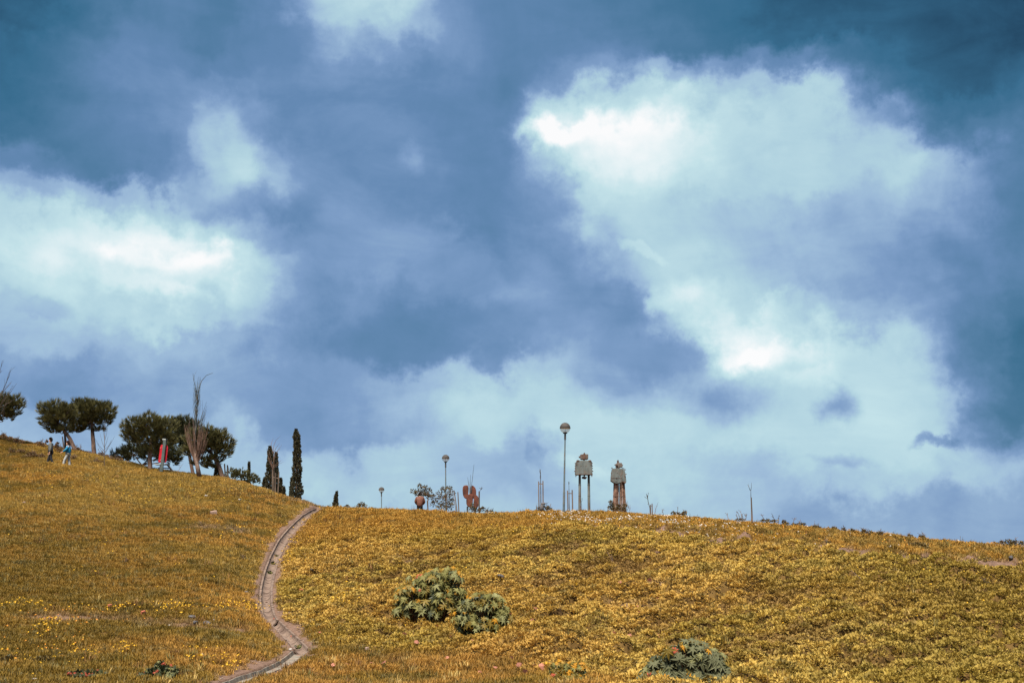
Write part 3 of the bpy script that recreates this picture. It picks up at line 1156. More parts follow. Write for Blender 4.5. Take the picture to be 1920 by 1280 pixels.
# flowers in drifts: (u, v, spread u px, spread v px, how many)
def flowers(name, drifts, colr, size, label):
    P_, S_ = [], []
    for u, v, du, dv, n in drifts:
        k = 0
        while k < n:
            k += 1
            uq, vq = random.gauss(u, du), random.gauss(v, dv)
            if vq < np.interp(uq, SKY_U, SKY_V) + 3:
                continue
            p = hit_fast(uq, vq)
            if p is None:
                continue
            P_.append(p)
    P_ = np.array(P_)
    n = len(P_)
    P_[:, 2] = H(P_[:, 0], P_[:, 1]) + .03
    t_ = np.array(colr)[None, :] * (.75 + .4 * rng.random((n, 1)))
    sc_ = size * (.7 + .7 * rng.random((n, 1))) * np.ones((1, 3))
    rt = np.stack([rng.normal(0, .2, n), rng.normal(0, .2, n), rng.random(n) * 6.28], 1)
    scatter(name, P_, rt, sc_, t_, SRC['fl'], label)


YQ = np.arange(30, 104, .25)


def hit_fast(u, v):
    a, f, up = ray(u, v)
    zz = EYE + up / f * YQ
    xx = a / f * YQ
    g = H0(xx, YQ)
    k = np.where(zz <= g)[0]
    if not len(k) or k[0] == 0:
        return None
    i = k[0]
    return (xx[i], YQ[i], g[i])


YEL = [(540, 1045, 12, 14, 60), (620, 1130, 22, 8, 70), (640, 1140, 16, 14, 50), (660, 1095, 20, 10, 25), (570, 1010, 14, 12, 20), (590, 975, 14, 10, 14),
       (430, 1140, 25, 5, 60), (475, 1145, 10, 8, 30), (330, 1148, 35, 4, 50), (220, 1146, 12, 3, 20), (90, 1180, 16, 8, 60), (40, 1140, 30, 5, 50), (430, 1250, 14, 10, 40), (230, 1225, 12, 6, 30),
       (370, 1244, 16, 8, 30), (150, 1235, 20, 10, 25), (400, 930, 60, 12, 60), (250, 925, 60, 10, 60), (120, 905, 60, 10, 50), (450, 1000, 40, 15, 25), (300, 1040, 150, 40, 70),
       (520, 1040, 50, 30, 40), (800, 1000, 150, 15, 60), (1060, 1000, 150, 12, 80), (1250, 985, 100, 8, 80), (1450, 1005, 120, 8, 100), (1650, 1030, 120, 12, 80), (1830, 1070, 80, 25, 50),
       (1780, 1075, 60, 10, 20), (1700, 1160, 160, 60, 25), (1100, 1070, 200, 40, 60), (850, 1040, 100, 30, 40), (1090, 1110, 60, 20, 25), (1300, 1150, 200, 60, 30),
       (1040, 1262, 14, 6, 12), (700, 1170, 60, 20, 12), (1880, 1200, 30, 40, 12), (560, 985, 10, 10, 10), (200, 1150, 120, 4, 40), (60, 1245, 40, 20, 30)]
WHT = [(1055, 968, 25, 3, 60), (1100, 976, 45, 4, 80), (1180, 975, 30, 5, 40), (1270, 985, 15, 3, 50), (1240, 978, 25, 4, 40), (1350, 992, 60, 5, 50), (1290, 1001, 40, 5, 30), (1560, 1010, 120, 8, 50),
       (1900, 1035, 8, 4, 16), (1730, 1035, 60, 8, 12), (1020, 962, 30, 3, 14)]
ORG = [(1480, 1005, 100, 8, 80), (1750, 1030, 90, 10, 60), (1280, 995, 90, 8, 60), (130, 1165, 60, 12, 30), (110, 1215, 60, 20, 30)]
flowers('yellow_flowers', YEL, (.80, .46, .035), .85, 'yellow wild flowers in drifts across the hill')
flowers('white_flowers', [(a, b, c, d, int(n * 1.6)) for a, b, c, d, n in WHT], (.72, .66, .58), .9, 'white wild flowers near the crest')
flowers('orange_flowers', [(a, b, c, d, int(n * 1.8)) for a, b, c, d, n in ORG], (.75, .30, .04), .8, 'orange wild flowers below the crest')


# ------------------------------------------------------------------ placing things
class Fr:
    """local frame of a thing: its foot at picture column u, d metres away, on the ground"""

    def __init__(self, u, d, v=None, sink=0.04):
        self.d = d
        if v is None:
            v = 950
        p = P(u, v, d)
        self.o = Vector((p.x, d, gz(p.x, d) - sink))

    @classmethod
    def at(cls, u, v, sink=0.04):
        p = hitH(u, v)
        f = cls.__new__(cls)
        f.d = p.y
        f.o = Vector((p.x, p.y, p.z - sink))
        return f

    def q(self, u, v, dy=0.0):
        p = P(u, v, self.d)
        return Vector((p.x - self.o.x, dy, p.z - self.o.z))

    def m(self, pixels):
        return pixels * self.d / 2667.0


def mcopy(o, parent, loc, rot=(0, 0, 0), scl=(1, 1, 1)):
    c = o.copy()
    link(c, parent)
    c.location = loc
    c.rotation_euler = rot
    c.scale = scl
    return c


# ------------------------------------------------------------------ drainage channel of concrete half-pipe lengths
ch = empty('drainage_channel', (float(L2[0][0]), float(L2[0][1]), gz(*L2[0])), 'open concrete drainage channel winding down the hill between bare earth edges', 'channel')
ch['kind'] = 'thing'


def seg_mesh(kind, Ln, seed):
    r_ = random.Random(seed)
    mb = MB()
    if kind == 'round':
        ri, ro = .175, .215
        nseg = 10
        prof_i = [(ri * math.cos(math.pi + math.pi * k / nseg), ri * math.sin(math.pi + math.pi * k / nseg)) for k in range(nseg + 1)]
        prof_o = [(ro * math.cos(math.pi + math.pi * k / nseg), ro * math.sin(math.pi + math.pi * k / nseg) - .01) for k in range(nseg + 1)]
        prof_i[0] = (prof_i[0][0], .015 + r_.uniform(-.012, .01))
        prof_i[-1] = (prof_i[-1][0], .015 + r_.uniform(-.015, .01))
        prof_o[0] = (prof_o[0][0] * 1.16, prof_i[0][1] - .008)
        prof_o[-1] = (prof_o[-1][0] * 1.16, prof_i[-1][1] - .008)
    else:
        prof_i = [(-.22, .03), (-.19, -.08), (.19, -.08), (.22, .03)]
        prof_o = [(-.27, .03), (-.24, -.15), (.24, -.15), (.27, .03)]
    loop = prof_i + list(reversed(prof_o))
    A = [mb.vert((x, 0, z)) for x, z in loop]
    B = [mb.vert((x + r_.uniform(-.004, .004), Ln, z)) for x, z in loop]
    n = len(loop)
    for i in range(n):
        j = (i + 1) % n
        mb.f.append([A[i], A[j], B[j], B[i]])
    k = len(prof_i)
    for i in range(k - 1):
        mb.f.append([A[i], A[n - 1 - i], A[n - 2 - i], A[i + 1]])
        mb.f.append([B[i + 1], B[n - 2 - i], B[n - 1 - i], B[i]])
    return mb


def run_segments(line, kind, Ln, material, seedbase, gap=.008):
    s = np.concatenate([[0], np.cumsum(np.hypot(*np.diff(line, axis=0).T))])
    tot = s[-1]
    protos = []
    for k in range(3):
        o = seg_mesh(kind, Ln - gap, seedbase + k).build('channel_segment', material, None)
        protos.append(o.data)
        bpy.data.objects.remove(o)
    k = 0
    t = 0.0
    while t + Ln * .6 < tot:
        x0, y0 = np.interp(t, s, line[:, 0]), np.interp(t, s, line[:, 1])
        x1, y1 = np.interp(min(t + Ln, tot), s, line[:, 0]), np.interp(min(t + Ln, tot), s, line[:, 1])
        z0 = float(Hc(np.array([x0]), np.array([y0]))[0]) - .045
        z1 = float(Hc(np.array([x1]), np.array([y1]))[0]) - .045
        d = Vector((x1 - x0, y1 - y0, z1 - z0))
        d.normalize()
        sx = d.cross(Vector((0, 0, 1))).normalized()
        up = sx.cross(d)
        Mx = Matrix((sx, d, up)).transposed().to_4x4()
        Mx.translation = Vector((x0, y0, z0)) + up * random.uniform(-.003, .003) + sx * random.uniform(-.004, .004)
        o = bpy.data.objects.new('channel_segment', protos[k % 3])
        link(o, ch)
        o.matrix_basis = Matrix.Translation(-ch.location) @ Mx @ Euler((random.uniform(-.008, .008), random.uniform(-.03, .03), random.uniform(-.01, .01))).to_matrix().to_4x4()
        k += 1
        t += Ln


run_segments(L1[::-1], 'round', 1.15, M['concrete'], 10)
run_segments(L2, 'round', 1.0, M['concrete'], 20)
run_segments(L3, 'flat', .62, M['concrete_grey'], 30, gap=.05)


# ------------------------------------------------------------------ pines
def needle_tuft(mb, c, d, ln, n, w=.017, spread=.5):
    d = d.normalized()
    a = d.orthogonal().normalized()
    b_ = d.cross(a)
    base = random.random()
    for k in range(n):
        th = random.uniform(0, 6.283)
        sp = spread * math.sqrt(random.random())
        dd = (d + (a * math.cos(th) + b_ * math.sin(th)) * sp).normalized()
        s = dd.cross(Vector((random.uniform(-1, 1), random.uniform(-1, 1), random.uniform(-1, 1)))).normalized() * w
        L = ln * random.uniform(.7, 1.15)
        mb.cur = min(1, max(0, base * .75 + random.uniform(0, .3)))
        st = c + dd * L * .08
        mb.face(st - s * .5, st + s * .5, c + dd * L * .6 + s, c + dd * L)


def pine(name, u, d, v_base, lobes, trunk, label, cat='tree', group=None, limbs=True, dens=.85, material='pine', tuft=.37, twist=None):
    """lobes: (u, v, radius u, radius v) in picture columns and rows at this distance; trunk: [(u, v, radius m)...] from the foot"""
    f = Fr(u, d, v_base)
    t = empty(name, f.o, label, cat, group)
    if trunk:
        mb = MB()
        pts = [f.q(a, b_) for a, b_, r_ in trunk]
        rad = [r_ for a, b_, r_ in trunk]
        pts[0].z = min(pts[0].z, 0)
        fine, fr_ = [], []
        for i in range(len(pts) - 1):
            for k in range(4):
                w = k / 4
                fine.append(pts[i].lerp(pts[i + 1], w) + Vector((random.uniform(-.012, .012), random.uniform(-.012, .012), 0)) * (1 if k else 0))
                fr_.append(rad[i] * (1 - w) + rad[i + 1] * w)
        fine.append(pts[-1])
        fr_.append(rad[-1])
        mb.tube(fine, fr_, 9)
        mb.build('trunk', M['bark'], t, smooth=True)
        if limbs:
            lb = MB()
            top = pts[-1]
            for (lu, lv, ru, rv) in lobes:
                e = f.q(lu, lv)
                e.y = random.uniform(-.3, .3) * f.m(ru)
                mid = top.lerp(e, .5) + Vector((0, 0, -.10))
                lb.tube([top - Vector((0, 0, .06)), mid, e], [rad[-1] * .6, rad[-1] * .42, .012], 5)
                for q in range(5):
                    th = random.uniform(0, 6.28)
                    e2 = e + Vector((math.cos(th) * f.m(ru) * .8, math.sin(th) * f.m(ru) * .6, random.uniform(-.5, .6) * f.m(rv)))
                    lb.tube([mid.lerp(e, .5), e.lerp(e2, .5), e2], [.022, .014, .007], 4)
            lb.build('limb', M['bark'], t)
    mb = MB()
    for (lu, lv, ru, rv) in lobes:
        c = f.q(lu, lv)
        a, cc = f.m(ru), f.m(rv)
        dep = max(min(a, cc * 1.6), a * .75)
        n = int(dens * (210 * (a * dep + a * cc + dep * cc) + 30))
        for k in range(n):
            v3 = Vector((random.gauss(0, 1), random.gauss(0, 1), random.gauss(0, 1))).normalized()
            rr = random.random() ** .33 * random.choice((1, 1, 1, 1.08, .95))
            # the underside is thinner
            if v3.z < -.35 and random.random() < .45:
                continue
            kk = 1 + .16 * math.sin(v3.x * 5 + lu) * math.cos(v3.z * 4 + lv)
            p = c + Vector((v3.x * a * rr * kk, v3.y * dep * rr, v3.z * cc * rr * kk))
            dd = Vector((v3.x * .9, v3.y * .9, v3.z * .6 + .75))
            needle_tuft(mb, p, dd, tuft * random.uniform(.7, 1.15), 12, .016, .42)
    mb.build('crown', M[material], t)
    return t


# far left pine, its trunk outside the picture
pine('pine_tree', -14, 93, 800, [(-38, 756, 34, 26), (2, 764, 26, 24), (24, 762, 20, 19), (10, 780, 18, 12)], [(-30, 860, .16), (-26, 815, .13), (-22, 775, .09)],
     'dark pine cut off by the left edge, behind the bare grey branches', group='pines along the left hill top')
pine('pine_tree', 142, 92, 843, [(96, 773, 24, 20), (110, 786, 26, 20), (124, 774, 18, 18), (92, 796, 15, 10), (104, 808, 12, 7), (120, 808, 10, 6)],
     [(143, 846, .14), (131, 822, .12), (120, 806, .10), (111, 793, .07)], 'leaning pine just above the woman in the blue jacket', group='pines along the left hill top')
pine('pine_tree', 174, 94, 850, [(146, 776, 24, 24), (168, 768, 28, 18), (190, 772, 25, 18), (150, 798, 20, 12), (196, 790, 14, 10), (168, 788, 20, 10), (140, 808, 12, 5), (186, 806, 9, 4)],
     [(177, 856, .16), (174, 820, .13), (172, 788, .10)], 'upright flat topped pine right of the leaning pine', group='pines along the left hill top')
pine('pine_tree', 281, 89, 877, [(255, 806, 24, 22), (282, 798, 28, 20), (308, 806, 24, 22), (244, 818, 14, 12), (270, 826, 24, 14), (310, 826, 22, 14), (288, 842, 14, 8)],
     [(281, 884, .15), (281, 860, .13), (282, 838, .11), (283, 822, .08)], 'round crowned pine left of the red panel', group='pines along the left hill top')
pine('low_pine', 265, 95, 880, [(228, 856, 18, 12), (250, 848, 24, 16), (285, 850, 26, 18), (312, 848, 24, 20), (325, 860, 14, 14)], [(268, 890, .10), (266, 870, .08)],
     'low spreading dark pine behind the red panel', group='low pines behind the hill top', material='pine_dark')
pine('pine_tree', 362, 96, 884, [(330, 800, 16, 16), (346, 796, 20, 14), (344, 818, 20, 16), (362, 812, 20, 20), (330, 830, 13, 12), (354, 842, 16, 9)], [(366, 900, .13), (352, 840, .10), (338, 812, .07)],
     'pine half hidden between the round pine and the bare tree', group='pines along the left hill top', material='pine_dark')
pine('pine_tree', 418, 88, 889, [(366, 828, 22, 22), (388, 822, 26, 18), (412, 830, 22, 22), (362, 848, 16, 12), (392, 842, 24, 12), (420, 846, 14, 14), (404, 862, 14, 7), (378, 868, 16, 7), (396, 875, 12, 4)],
     [(419, 893, .15), (410, 872, .125), (400, 856, .10), (393, 843, .07)], 'leaning pine right of the tall bare tree', group='pines along the left hill top')
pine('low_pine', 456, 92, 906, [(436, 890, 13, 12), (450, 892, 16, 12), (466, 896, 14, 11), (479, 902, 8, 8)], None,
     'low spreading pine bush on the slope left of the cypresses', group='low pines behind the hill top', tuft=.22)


# ------------------------------------------------------------------ cypresses
def cypress(u, d, v_top, v_base, prof, label, bend=0, dens=1.0, group='cypresses on the left slope'):
    """prof: (fraction of height, half width in picture px)"""
    f = Fr(u, d, v_base)
    t = empty('cypress', f.o, label, 'tree', group)
    top = f.q(u, v_top).z
    hs, ws = [p[0] for p in prof], [f.m(p[1]) for p in prof]
    x_top = f.m(bend)
    tr_ = MB()
    tr_.tube([(0, 0, -.1), (x_top * .2, 0, top * .5), (x_top * .7, 0, top * .92)], [max(ws) * .22, max(ws) * .14, .01], 6)
    tr_.build('trunk', M['bark'], t)
    mb = MB()
    # dark inner twigs, then outer sprays
    n = int(dens * 620 * top * max(max(ws), .18) * 2.2 + 80)
    for k in range(n):
        h = random.random() ** .9
        w = float(np.interp(h, hs, ws)) * (1 + .18 * math.sin(h * 41 + u) * math.sin(h * 17))
        th = random.uniform(0, 6.283)
        rr = w * math.sqrt(random.uniform(.25, 1.08))
        p = Vector((math.cos(th) * rr + x_top * h ** 4, math.sin(th) * rr, h * top))
        out = Vector((math.cos(th) * .45, math.sin(th) * .45, 1)) + Vector((random.uniform(-.25, .25), random.uniform(-.25, .25), 0))
        out.normalize()
        L = random.uniform(.10, .20) * (1.2 - .4 * h)
        base = random.random()
        cone = random.random() < .035
        for j in range(3):
            s = out.cross(Vector((random.uniform(-1, 1), random.uniform(-1, 1), .2))).normalized() * random.uniform(.018, .034)
            mb.cur = 1.0 if cone else base * .65 + random.uniform(0, .2)
            dd = (out + Vector((random.uniform(-.25, .25), random.uniform(-.25, .25), 0))).normalized()
            if cone:
                mb.face(p - s, p + Vector((0, 0, .05)), p + s, p - Vector((0, 0, .05)))
                break
            mb.face(p, p + dd * L * .5 + s, p + dd * L, p + dd * L * .5 - s)
    mb.build('foliage', M['cypress'], t)
    return t


cypress(555.5, 84, 806, 936, [(0, 7), (.08, 10.5), (.2, 10), (.3, 7.5), (.55, 7), (.75, 5.6), (.9, 5.8), (.95, 3.2), (1, .6)], 'tall lone cypress column nearest the top of the channel', bend=-4, dens=1.25)
cypress(546, 86, 897, 932, [(0, 2.4), (.4, 2.6), (1, .4)], 'tiny cypress shoot at the left foot of the tall lone cypress', dens=1.2)
cypress(506.5, 88, 838, 916, [(0, 7), (.2, 8.5), (.45, 8.5), (.7, 6), (.9, 3.4), (1, .8)], 'broad cypress behind the staked bare sapling', bend=-3, dens=1.3)
cypress(516, 87, 850, 920, [(0, 5), (.3, 5), (.7, 3.6), (.92, 2.4), (1, .8)], 'narrow cypress immediately right of the broad one', dens=1.3)
cypress(495.5, 89, 896, 916, [(0, 3.4), (.4, 4), (.8, 2), (1, .6)], 'short cypress left of the broad cypress')
cypress(526, 86, 898, 926, [(0, 3.8), (.3, 3.6), (.7, 2), (1, .6)], 'short cypress right of the three stakes', dens=1.2)
cypress(532, 86, 914, 930, [(0, 2.1), (.4, 1.8), (1, .4)], 'smallest cypress seedling right of the three stakes')
cypress(406, 90, 866, 892, [(0, 4), (.3, 4.4), (.7, 3), (1, 1.4)], 'small dark cypress behind the leaning pine trunk')
cypress(466, 93, 867, 900, [(0, 3), (.5, 2), (1, .7)], 'thin cypress tip above the low pine bush')
cypress(629, 82, 923, 952, [(0, 4.8), (.3, 4), (.7, 2), (1, .4)], 'little pointed cypress right of the channel top', bend=2.5, dens=1.3)


# ------------------------------------------------------------------ bare branching
def branch(mb, p, d, L, r, depth, up=.25, splits=(2, 3), spread=.5, n=4, shrink=.68):
    pts = [p]
    rad = [r]
    dd = d.normalized()
    k = 4
    for i in range(k):
        dd = (dd + Vector((random.uniform(-1, 1), random.uniform(-1, 1), random.uniform(-.4, .6))) * .10 + Vector((0, 0, up * .12))).normalized()
        p = p + dd * L / k
        pts.append(p)
        rad.append(r * (1 - .45 * (i + 1) / k))
    mb.tube(pts, rad, n, cap=False)
    if depth > 0:
        for s in range(random.randint(*splits)):
            q = random.randint(2, k)
            th = random.uniform(0, 6.28)
            o = dd.orthogonal().normalized()
            o = Matrix.Rotation(th, 3, dd) @ o
            branch(mb, pts[q], (dd + o * spread * random.uniform(.5, 1.2)), L * shrink * random.uniform(.7, 1.1), max(rad[q] * .75, .004), depth - 1, up, splits, spread, n, shrink)


def sapling_at(f, t, u, v0, v1, r, depth, mname, lean=0, spread=.5, child='trunk', frac=.6, splits=(2, 3), n=5):
    a, b_ = f.q(u, v0), f.q(u + lean, v1)
    a.z = min(a.z, 0)
    L = (b_ - a).length
    mb = MB()
    branch(mb, a, (b_ - a), L * frac, r, depth, .4, splits, spread, n)
    return mb.build(child, M[mname], t)


# bare branches at the left edge
f = Fr(-30, 90, 850)
t = empty('bare_tree', f.o, 'bare branching tree cut off by the left edge in front of the dark pine', 'tree', None)
mb = MB()
fork = f.q(-26, 790)
mb.tube([f.q(-30, 860), f.q(-29, 825), fork], [.10, .08, .06], 7)
for (u1, v1, u2, v2) in ((-10, 730, 6, 676), (-4, 750, 18, 716), (2, 745, 27, 692), (4, 760, 32, 719), (-4, 770, 22, 735), (-12, 720, -2, 668), (0, 775, 12, 745), (4, 790, 12, 760), (-20, 720, -16, 660), (0, 765, 28, 745)):
    m1, e1 = f.q(u1, v1, random.uniform(-.3, .3)), f.q(u2, v2, random.uniform(-.6, .6))
    mb.tube([fork, fork.lerp(m1, .55) + Vector((.03, 0, -.06)), m1, m1.lerp(e1, .55) + Vector((.03, 0, 0)), e1], [.038, .03, .021, .014, .006], 4)
    for q in range(3):
        s_ = m1.lerp(e1, random.uniform(.1, .6))
        mb.tube([s_, s_ + (e1 - m1) * .25 + Vector((random.uniform(-.12, .12), 0, .02)), s_ + (e1 - m1) * .45 + Vector((random.uniform(-.18, .22), 0, .04))], [.011, .008, .005], 4)
mb.build('branch', M['twig_dark'], t)

# thin pale sapling beside the flat topped pine
f = Fr(195, 87, 864)
t = empty('bare_sapling', f.o, 'thin leafless sapling with upswept twigs right of the flat topped pine', 'tree')
mb = MB()
mb.tube([f.q(195.5, 874), f.q(195.6, 850), f.q(196.2, 820), f.q(197, 793)], [.022, .02, .016, .008], 5)
mb.build('trunk', M['wood'], t)
mb = MB()
for (a, b_, c, e) in ((195.8, 846, 179, 821), (195.8, 850, 184, 832), (196, 840, 186, 812), (196.2, 826, 201, 802), (195.8, 848, 213, 816), (195.8, 852, 208, 824), (196, 838, 204, 818), (196.4, 812, 199, 790), (196, 822, 193, 800), (195.8, 842, 211, 826)):
    p, q = f.q(a, b_), f.q(c, e, random.uniform(-.3, .3))
    mb.tube([p, p.lerp(q, .5) - Vector((0, 0, .08)), q], [.012, .009, .005], 4)
mb.build('branch', M['twig_dark'], t)

# tall bare broom-like tree
f = Fr(372, 86, 887)
t = empty('bare_tree', f.o, 'tall leafless tree with a fan of pinkish shoots and two long top twigs', 'tree')
mb = MB()
mb.tube([f.q(373.5, 893), f.q(370, 873), f.q(366.5, 858), f.q(365, 840), f.q(366.5, 800), f.q(369, 760), f.q(371.5, 735)], [.15, .125, .085, .05, .034, .024, .016], 8)
mb.build('trunk', M['bark_pale'], t, smooth=True)
mb = MB()
for k in range(54):
    e = random.uniform(-1, 1)
    u1 = 366 + e * 21 + (2 if e > 0 else 0)
    v1 = random.uniform(783, 812) + abs(e) * 8 + (6 if e > .5 else 0)
    st = random.uniform(0, 1)
    p = f.q(366 + st * 3 + e * 2.5, 856 + st * 12 + abs(e) * 3)
    q = f.q(u1, v1, random.uniform(-.45, .45))
    mb.tube([p, p.lerp(q, .4) + Vector((e * .09, random.uniform(-.1, .1), 0)), p.lerp(q, .75) + Vector((e * .06 + random.uniform(-.04, .04), 0, 0)), q], [.017, .014, .011, .007], 4, cap=False)
mb.build('lower_shoot', M['twig_pink'], t)
mb = MB()


def twig(pts, r0=.02):
    w = [f.q(a, b_, random.uniform(-.15, .15)) for a, b_ in pts]
    mb.tube(w, [r0 * (1 - .7 * i / (len(w) - 1)) for i in range(len(w))], 4, cap=False)


twig([(371, 745), (374, 728), (378, 714), (386, 703), (399, 699)], .034)
twig([(370, 750), (368, 728), (364, 714), (362, 700)], .028)
twig([(364, 714), (365, 704), (368, 694)], .012)
twig([(371, 735), (370, 720), (373, 706)], .014)
twig([(374, 728), (375.5, 714), (376, 706)], .016)
for k in range(60):
    e = random.uniform(-1, 1)
    v0 = random.uniform(745, 820)
    u0 = 366 + (820 - v0) * .05
    L = random.uniform(22, 50)
    twig([(u0, v0), (u0 + e * 5, v0 - L * .45), (u0 + e * 9 + random.uniform(-1.5, 1.5), v0 - L)], .013)
for k in range(16):
    u0 = random.uniform(372, 378)
    v0 = random.uniform(790, 815)
    twig([(u0, v0), (u0 + 5, v0 - 16), (u0 + random.uniform(6, 14), v0 - random.uniform(28, 42))], .011)
mb.build('upper_twig', M['twig_blue'], t)

# bare sapling in front of the cypresses, with its stakes
f = Fr(514, 84, 922)
t = empty('bare_sapling', f.o, 'pale leafless sapling tied between three stakes before the cypresses', 'tree')
mb = MB()
mb.tube([f.q(514, 926), f.q(513.5, 900), f.q(514, 878), f.q(512.5, 850)], [.035, .03, .025, .012], 5)
mb.build('trunk', M['wood'], t)
mb = MB()
for pts in ([(513, 880), (505, 864), (502, 850)], [(512.5, 884), (507, 872), (503, 862)], [(513, 876), (508, 858), (504, 842)], [(512.5, 852), (513, 836), (517, 825), (525, 817)], [(512, 850), (509, 832), (512, 820)],
            [(514, 862), (517, 850), (522, 842), (529, 834)], [(515, 858), (520, 846), (526, 841)], [(515, 872), (520, 868), (529, 863)], [(516, 876), (522, 870), (531, 866)], [(513, 878), (515, 856), (516, 838)], [(514, 848), (519, 838), (524, 830)],
            [(510, 872), (503, 854), (500, 840)], [(514, 868), (512, 848), (510, 838)]):
    twig(pts, .015)
mb.build('branch', M['twig_pink'], t)


def stake_set(u, d, v, posts, rails, label, group='wooden stakes around young trees', mname='wood', cat='stake', name='tree_stake'):
    f = Fr(u, d, v)
    t = empty(name, f.o, label, cat, group)
    for (u0, v0, u1, v1, r) in posts:
        mb = MB()
        a = f.q(u0, v0, random.uniform(-.05, .05))
        a.z = min(a.z, -.05)
        b_ = f.q(u1, v1, a.y)
        mb.tube([a, a.lerp(b_, .5) + Vector((random.uniform(-.006, .006), 0, 0)), b_], [r, r * .97, r * .93], 8)
        mb.build('post', M[mname], t, smooth=False)
    for (u0, v0, u1, v1, r) in rails:
        mb = MB()
        a, b_ = f.q(u0, v0), f.q(u1, v1)
        mb.box((a + b_) / 2, ((b_ - a).length + .05, r * 1.4, r * 2.2), Euler((0, -math.atan2(b_.z - a.z, b_.x - a.x), 0)))
        mb.build('rail', M[mname], t)
    return t


stake_set(516, 83.6, 922, [(511.5, 922, 511, 880, .035), (516.3, 925, 517, 886, .035), (521, 925, 523, 884, .034)], [(511.2, 894, 522.4, 896, .022)], 'three wooden stakes with a cross rail before the cypresses')
stake_set(424, 88, 893, [(423.5, 895, 421, 869, .045), (428.2, 896, 426.4, 871.5, .045)], [], 'pair of black stakes between the leaning pine and the low bush', mname='wood_dark')

# ------------------------------------------------------------------ the red panel on its post
f = Fr(305, 87, 878)
t = empty('sign_panel', f.o, 'rounded red panel fixed behind a leaning grey post beside the round pine', 'sign')
lean = math.atan2(f.m(6), f.m(55))
mb = MB()
a, b_ = f.q(303.8, 884), f.q(308, 824)
mb.box((a + b_) / 2, (f.m(5.4), .12, (b_ - a).length), Euler((0, lean * .62, 0)))
mb.build('post', M['post_grey'], t, bevel=.01)
mb = MB()
c = f.q(308.1, 823.6)
mb.box(c, (f.m(6.4), .14, f.m(2.2)), Euler((0, lean * .62, 0)))
mb.build('post_cap', M['post_light'], t, bevel=.006)


def red_plate(u0, u1, u2, u3, name):
    mb = MB()
    cx = [(u0, 866), (u0 - .3, 863.5), (u1, 838), (u1 + 1.2, 834.6), (u1 + 3, 833)] + [(u2 - 3, 833.6), (u2 - 1, 835), (u2, 839), (u3, 863.5), (u3 - .8, 866.6)]
    out = [(f.q(x, y).x, f.q(x, y).z) for x, y in cx]
    mb.prism(out, .09, .135)
    return mb.build(name, M['red'], t, bevel=.008)


red_plate(296.4, 299.4, 314.2, 311.2, 'panel')
for (x, y) in ((301, 839), (300.2, 862), (310.9, 840), (308.6, 863)):
    mb = MB()
    mb.tube([f.q(x, y, .06), f.q(x, y, .10)], .022, 8)
    mb.build('bolt', M['post_light'], t)
t2 = empty('picnic_table', f.o + Vector((0, .9, 0)), 'small weathered table with splayed legs behind the red panel', 'table')
fz = f.q(289, 868).z
mb = MB()
mb.box((f.q(297, 868).x, 0, fz), (f.m(24), .6, .045))
mb.build('tabletop', M['post_light'], t2)
for (x0, x1) in ((308, 321), (296, 292)):
    for yy_ in (-.2, .2):
        mb = MB()
        a, b_ = f.q(x0, 869, yy_), f.q(x1, 886, yy_)
        mb.tube([a, b_], .035, 6)
        mb.build('leg', M['wood_dark'], t2)
mb = MB()
mb.tube([f.q(290, 874), f.q(312, 875)], .03, 6)
mb.build('stretcher', M['wood_dark'], t2)


# ------------------------------------------------------------------ street lamps with globe heads
def lamp(u0, v0, u1, v1, rg, d, label, exact=False, vg=None):
    f = Fr.at(u0, v0) if exact else Fr(u0, d, v0)
    t = empty('street_lamp', f.o, label, 'street lamp', 'globe street lamps on the crest')
    a = f.q(u0, v0)
    a.z = -.1
    g = f.q(u1, v1)                       # globe centre
    r = f.m(rg)
    neck = g - Vector((0, 0, r * 1.02))
    ax = (neck - a)
    mb = MB()
    mb.tube([a, a + ax * .30], [.058, .056], 12)
    mb.build('base_sleeve', M['steel'], t, smooth=False)
    mb = MB()
    mb.tube([a + ax * .30, a + ax * .93], [.046, .034], 12)
    mb.build('pole', M['steel'], t, smooth=False)
    mb = MB()
    mb.tube([a + ax * .925, neck + Vector((0, 0, .01))], [.052, .048], 12)
    mb.tube([neck - Vector((0, 0, .008)), neck + Vector((0, 0, .06))], [r * .42, r * .36], 16)
    mb.build('collar', M['lamp_cap'], t)

    def dome(lo, hi, mname, nm, rr, seg=24, rings=9):
        mb = MB()
        prev = None
        for i in range(rings + 1):
            ph = lo + (hi - lo) * i / rings
            ring = [mb.vert(g + Vector((math.cos(ph) * math.cos(2 * math.pi * k / seg), math.cos(ph) * math.sin(2 * math.pi * k / seg), math.sin(ph))) * rr) for k in range(seg)]
            if prev:
                for k in range(seg):
                    mb.f.append([prev[k], prev[(k + 1) % seg], ring[(k + 1) % seg], ring[k]])
            prev = ring
        return mb.build(nm, M[mname], t, smooth=True)
    dome(-.06, math.pi / 2, 'lamp_cap', 'hood', r)
    mb = MB()
    mb.tube([g - Vector((0, 0, r * .10)), g - Vector((0, 0, r * .02))], [r * 1.03, r * 1.03], 24)
    mb.build('rim', M['lamp_cap'], t)
    mb = MB()
    mb.tube([g - Vector((0, 0, r * .16)), g - Vector((0, 0, r * .11))], [r * .5, r * .93], 24)
    mb.build('reflector', M['reflector'], t)
    dome(-math.pi * .40, -.08, 'globe', 'globe', r * .98)
    mb = MB()
    mb.tube([g - Vector((0, 0, r * .95)), g - Vector((0, 0, r * .3))], [r * .05, r * .05], 8)
    mb.build('bulb', M['post_light'], t)
    return t


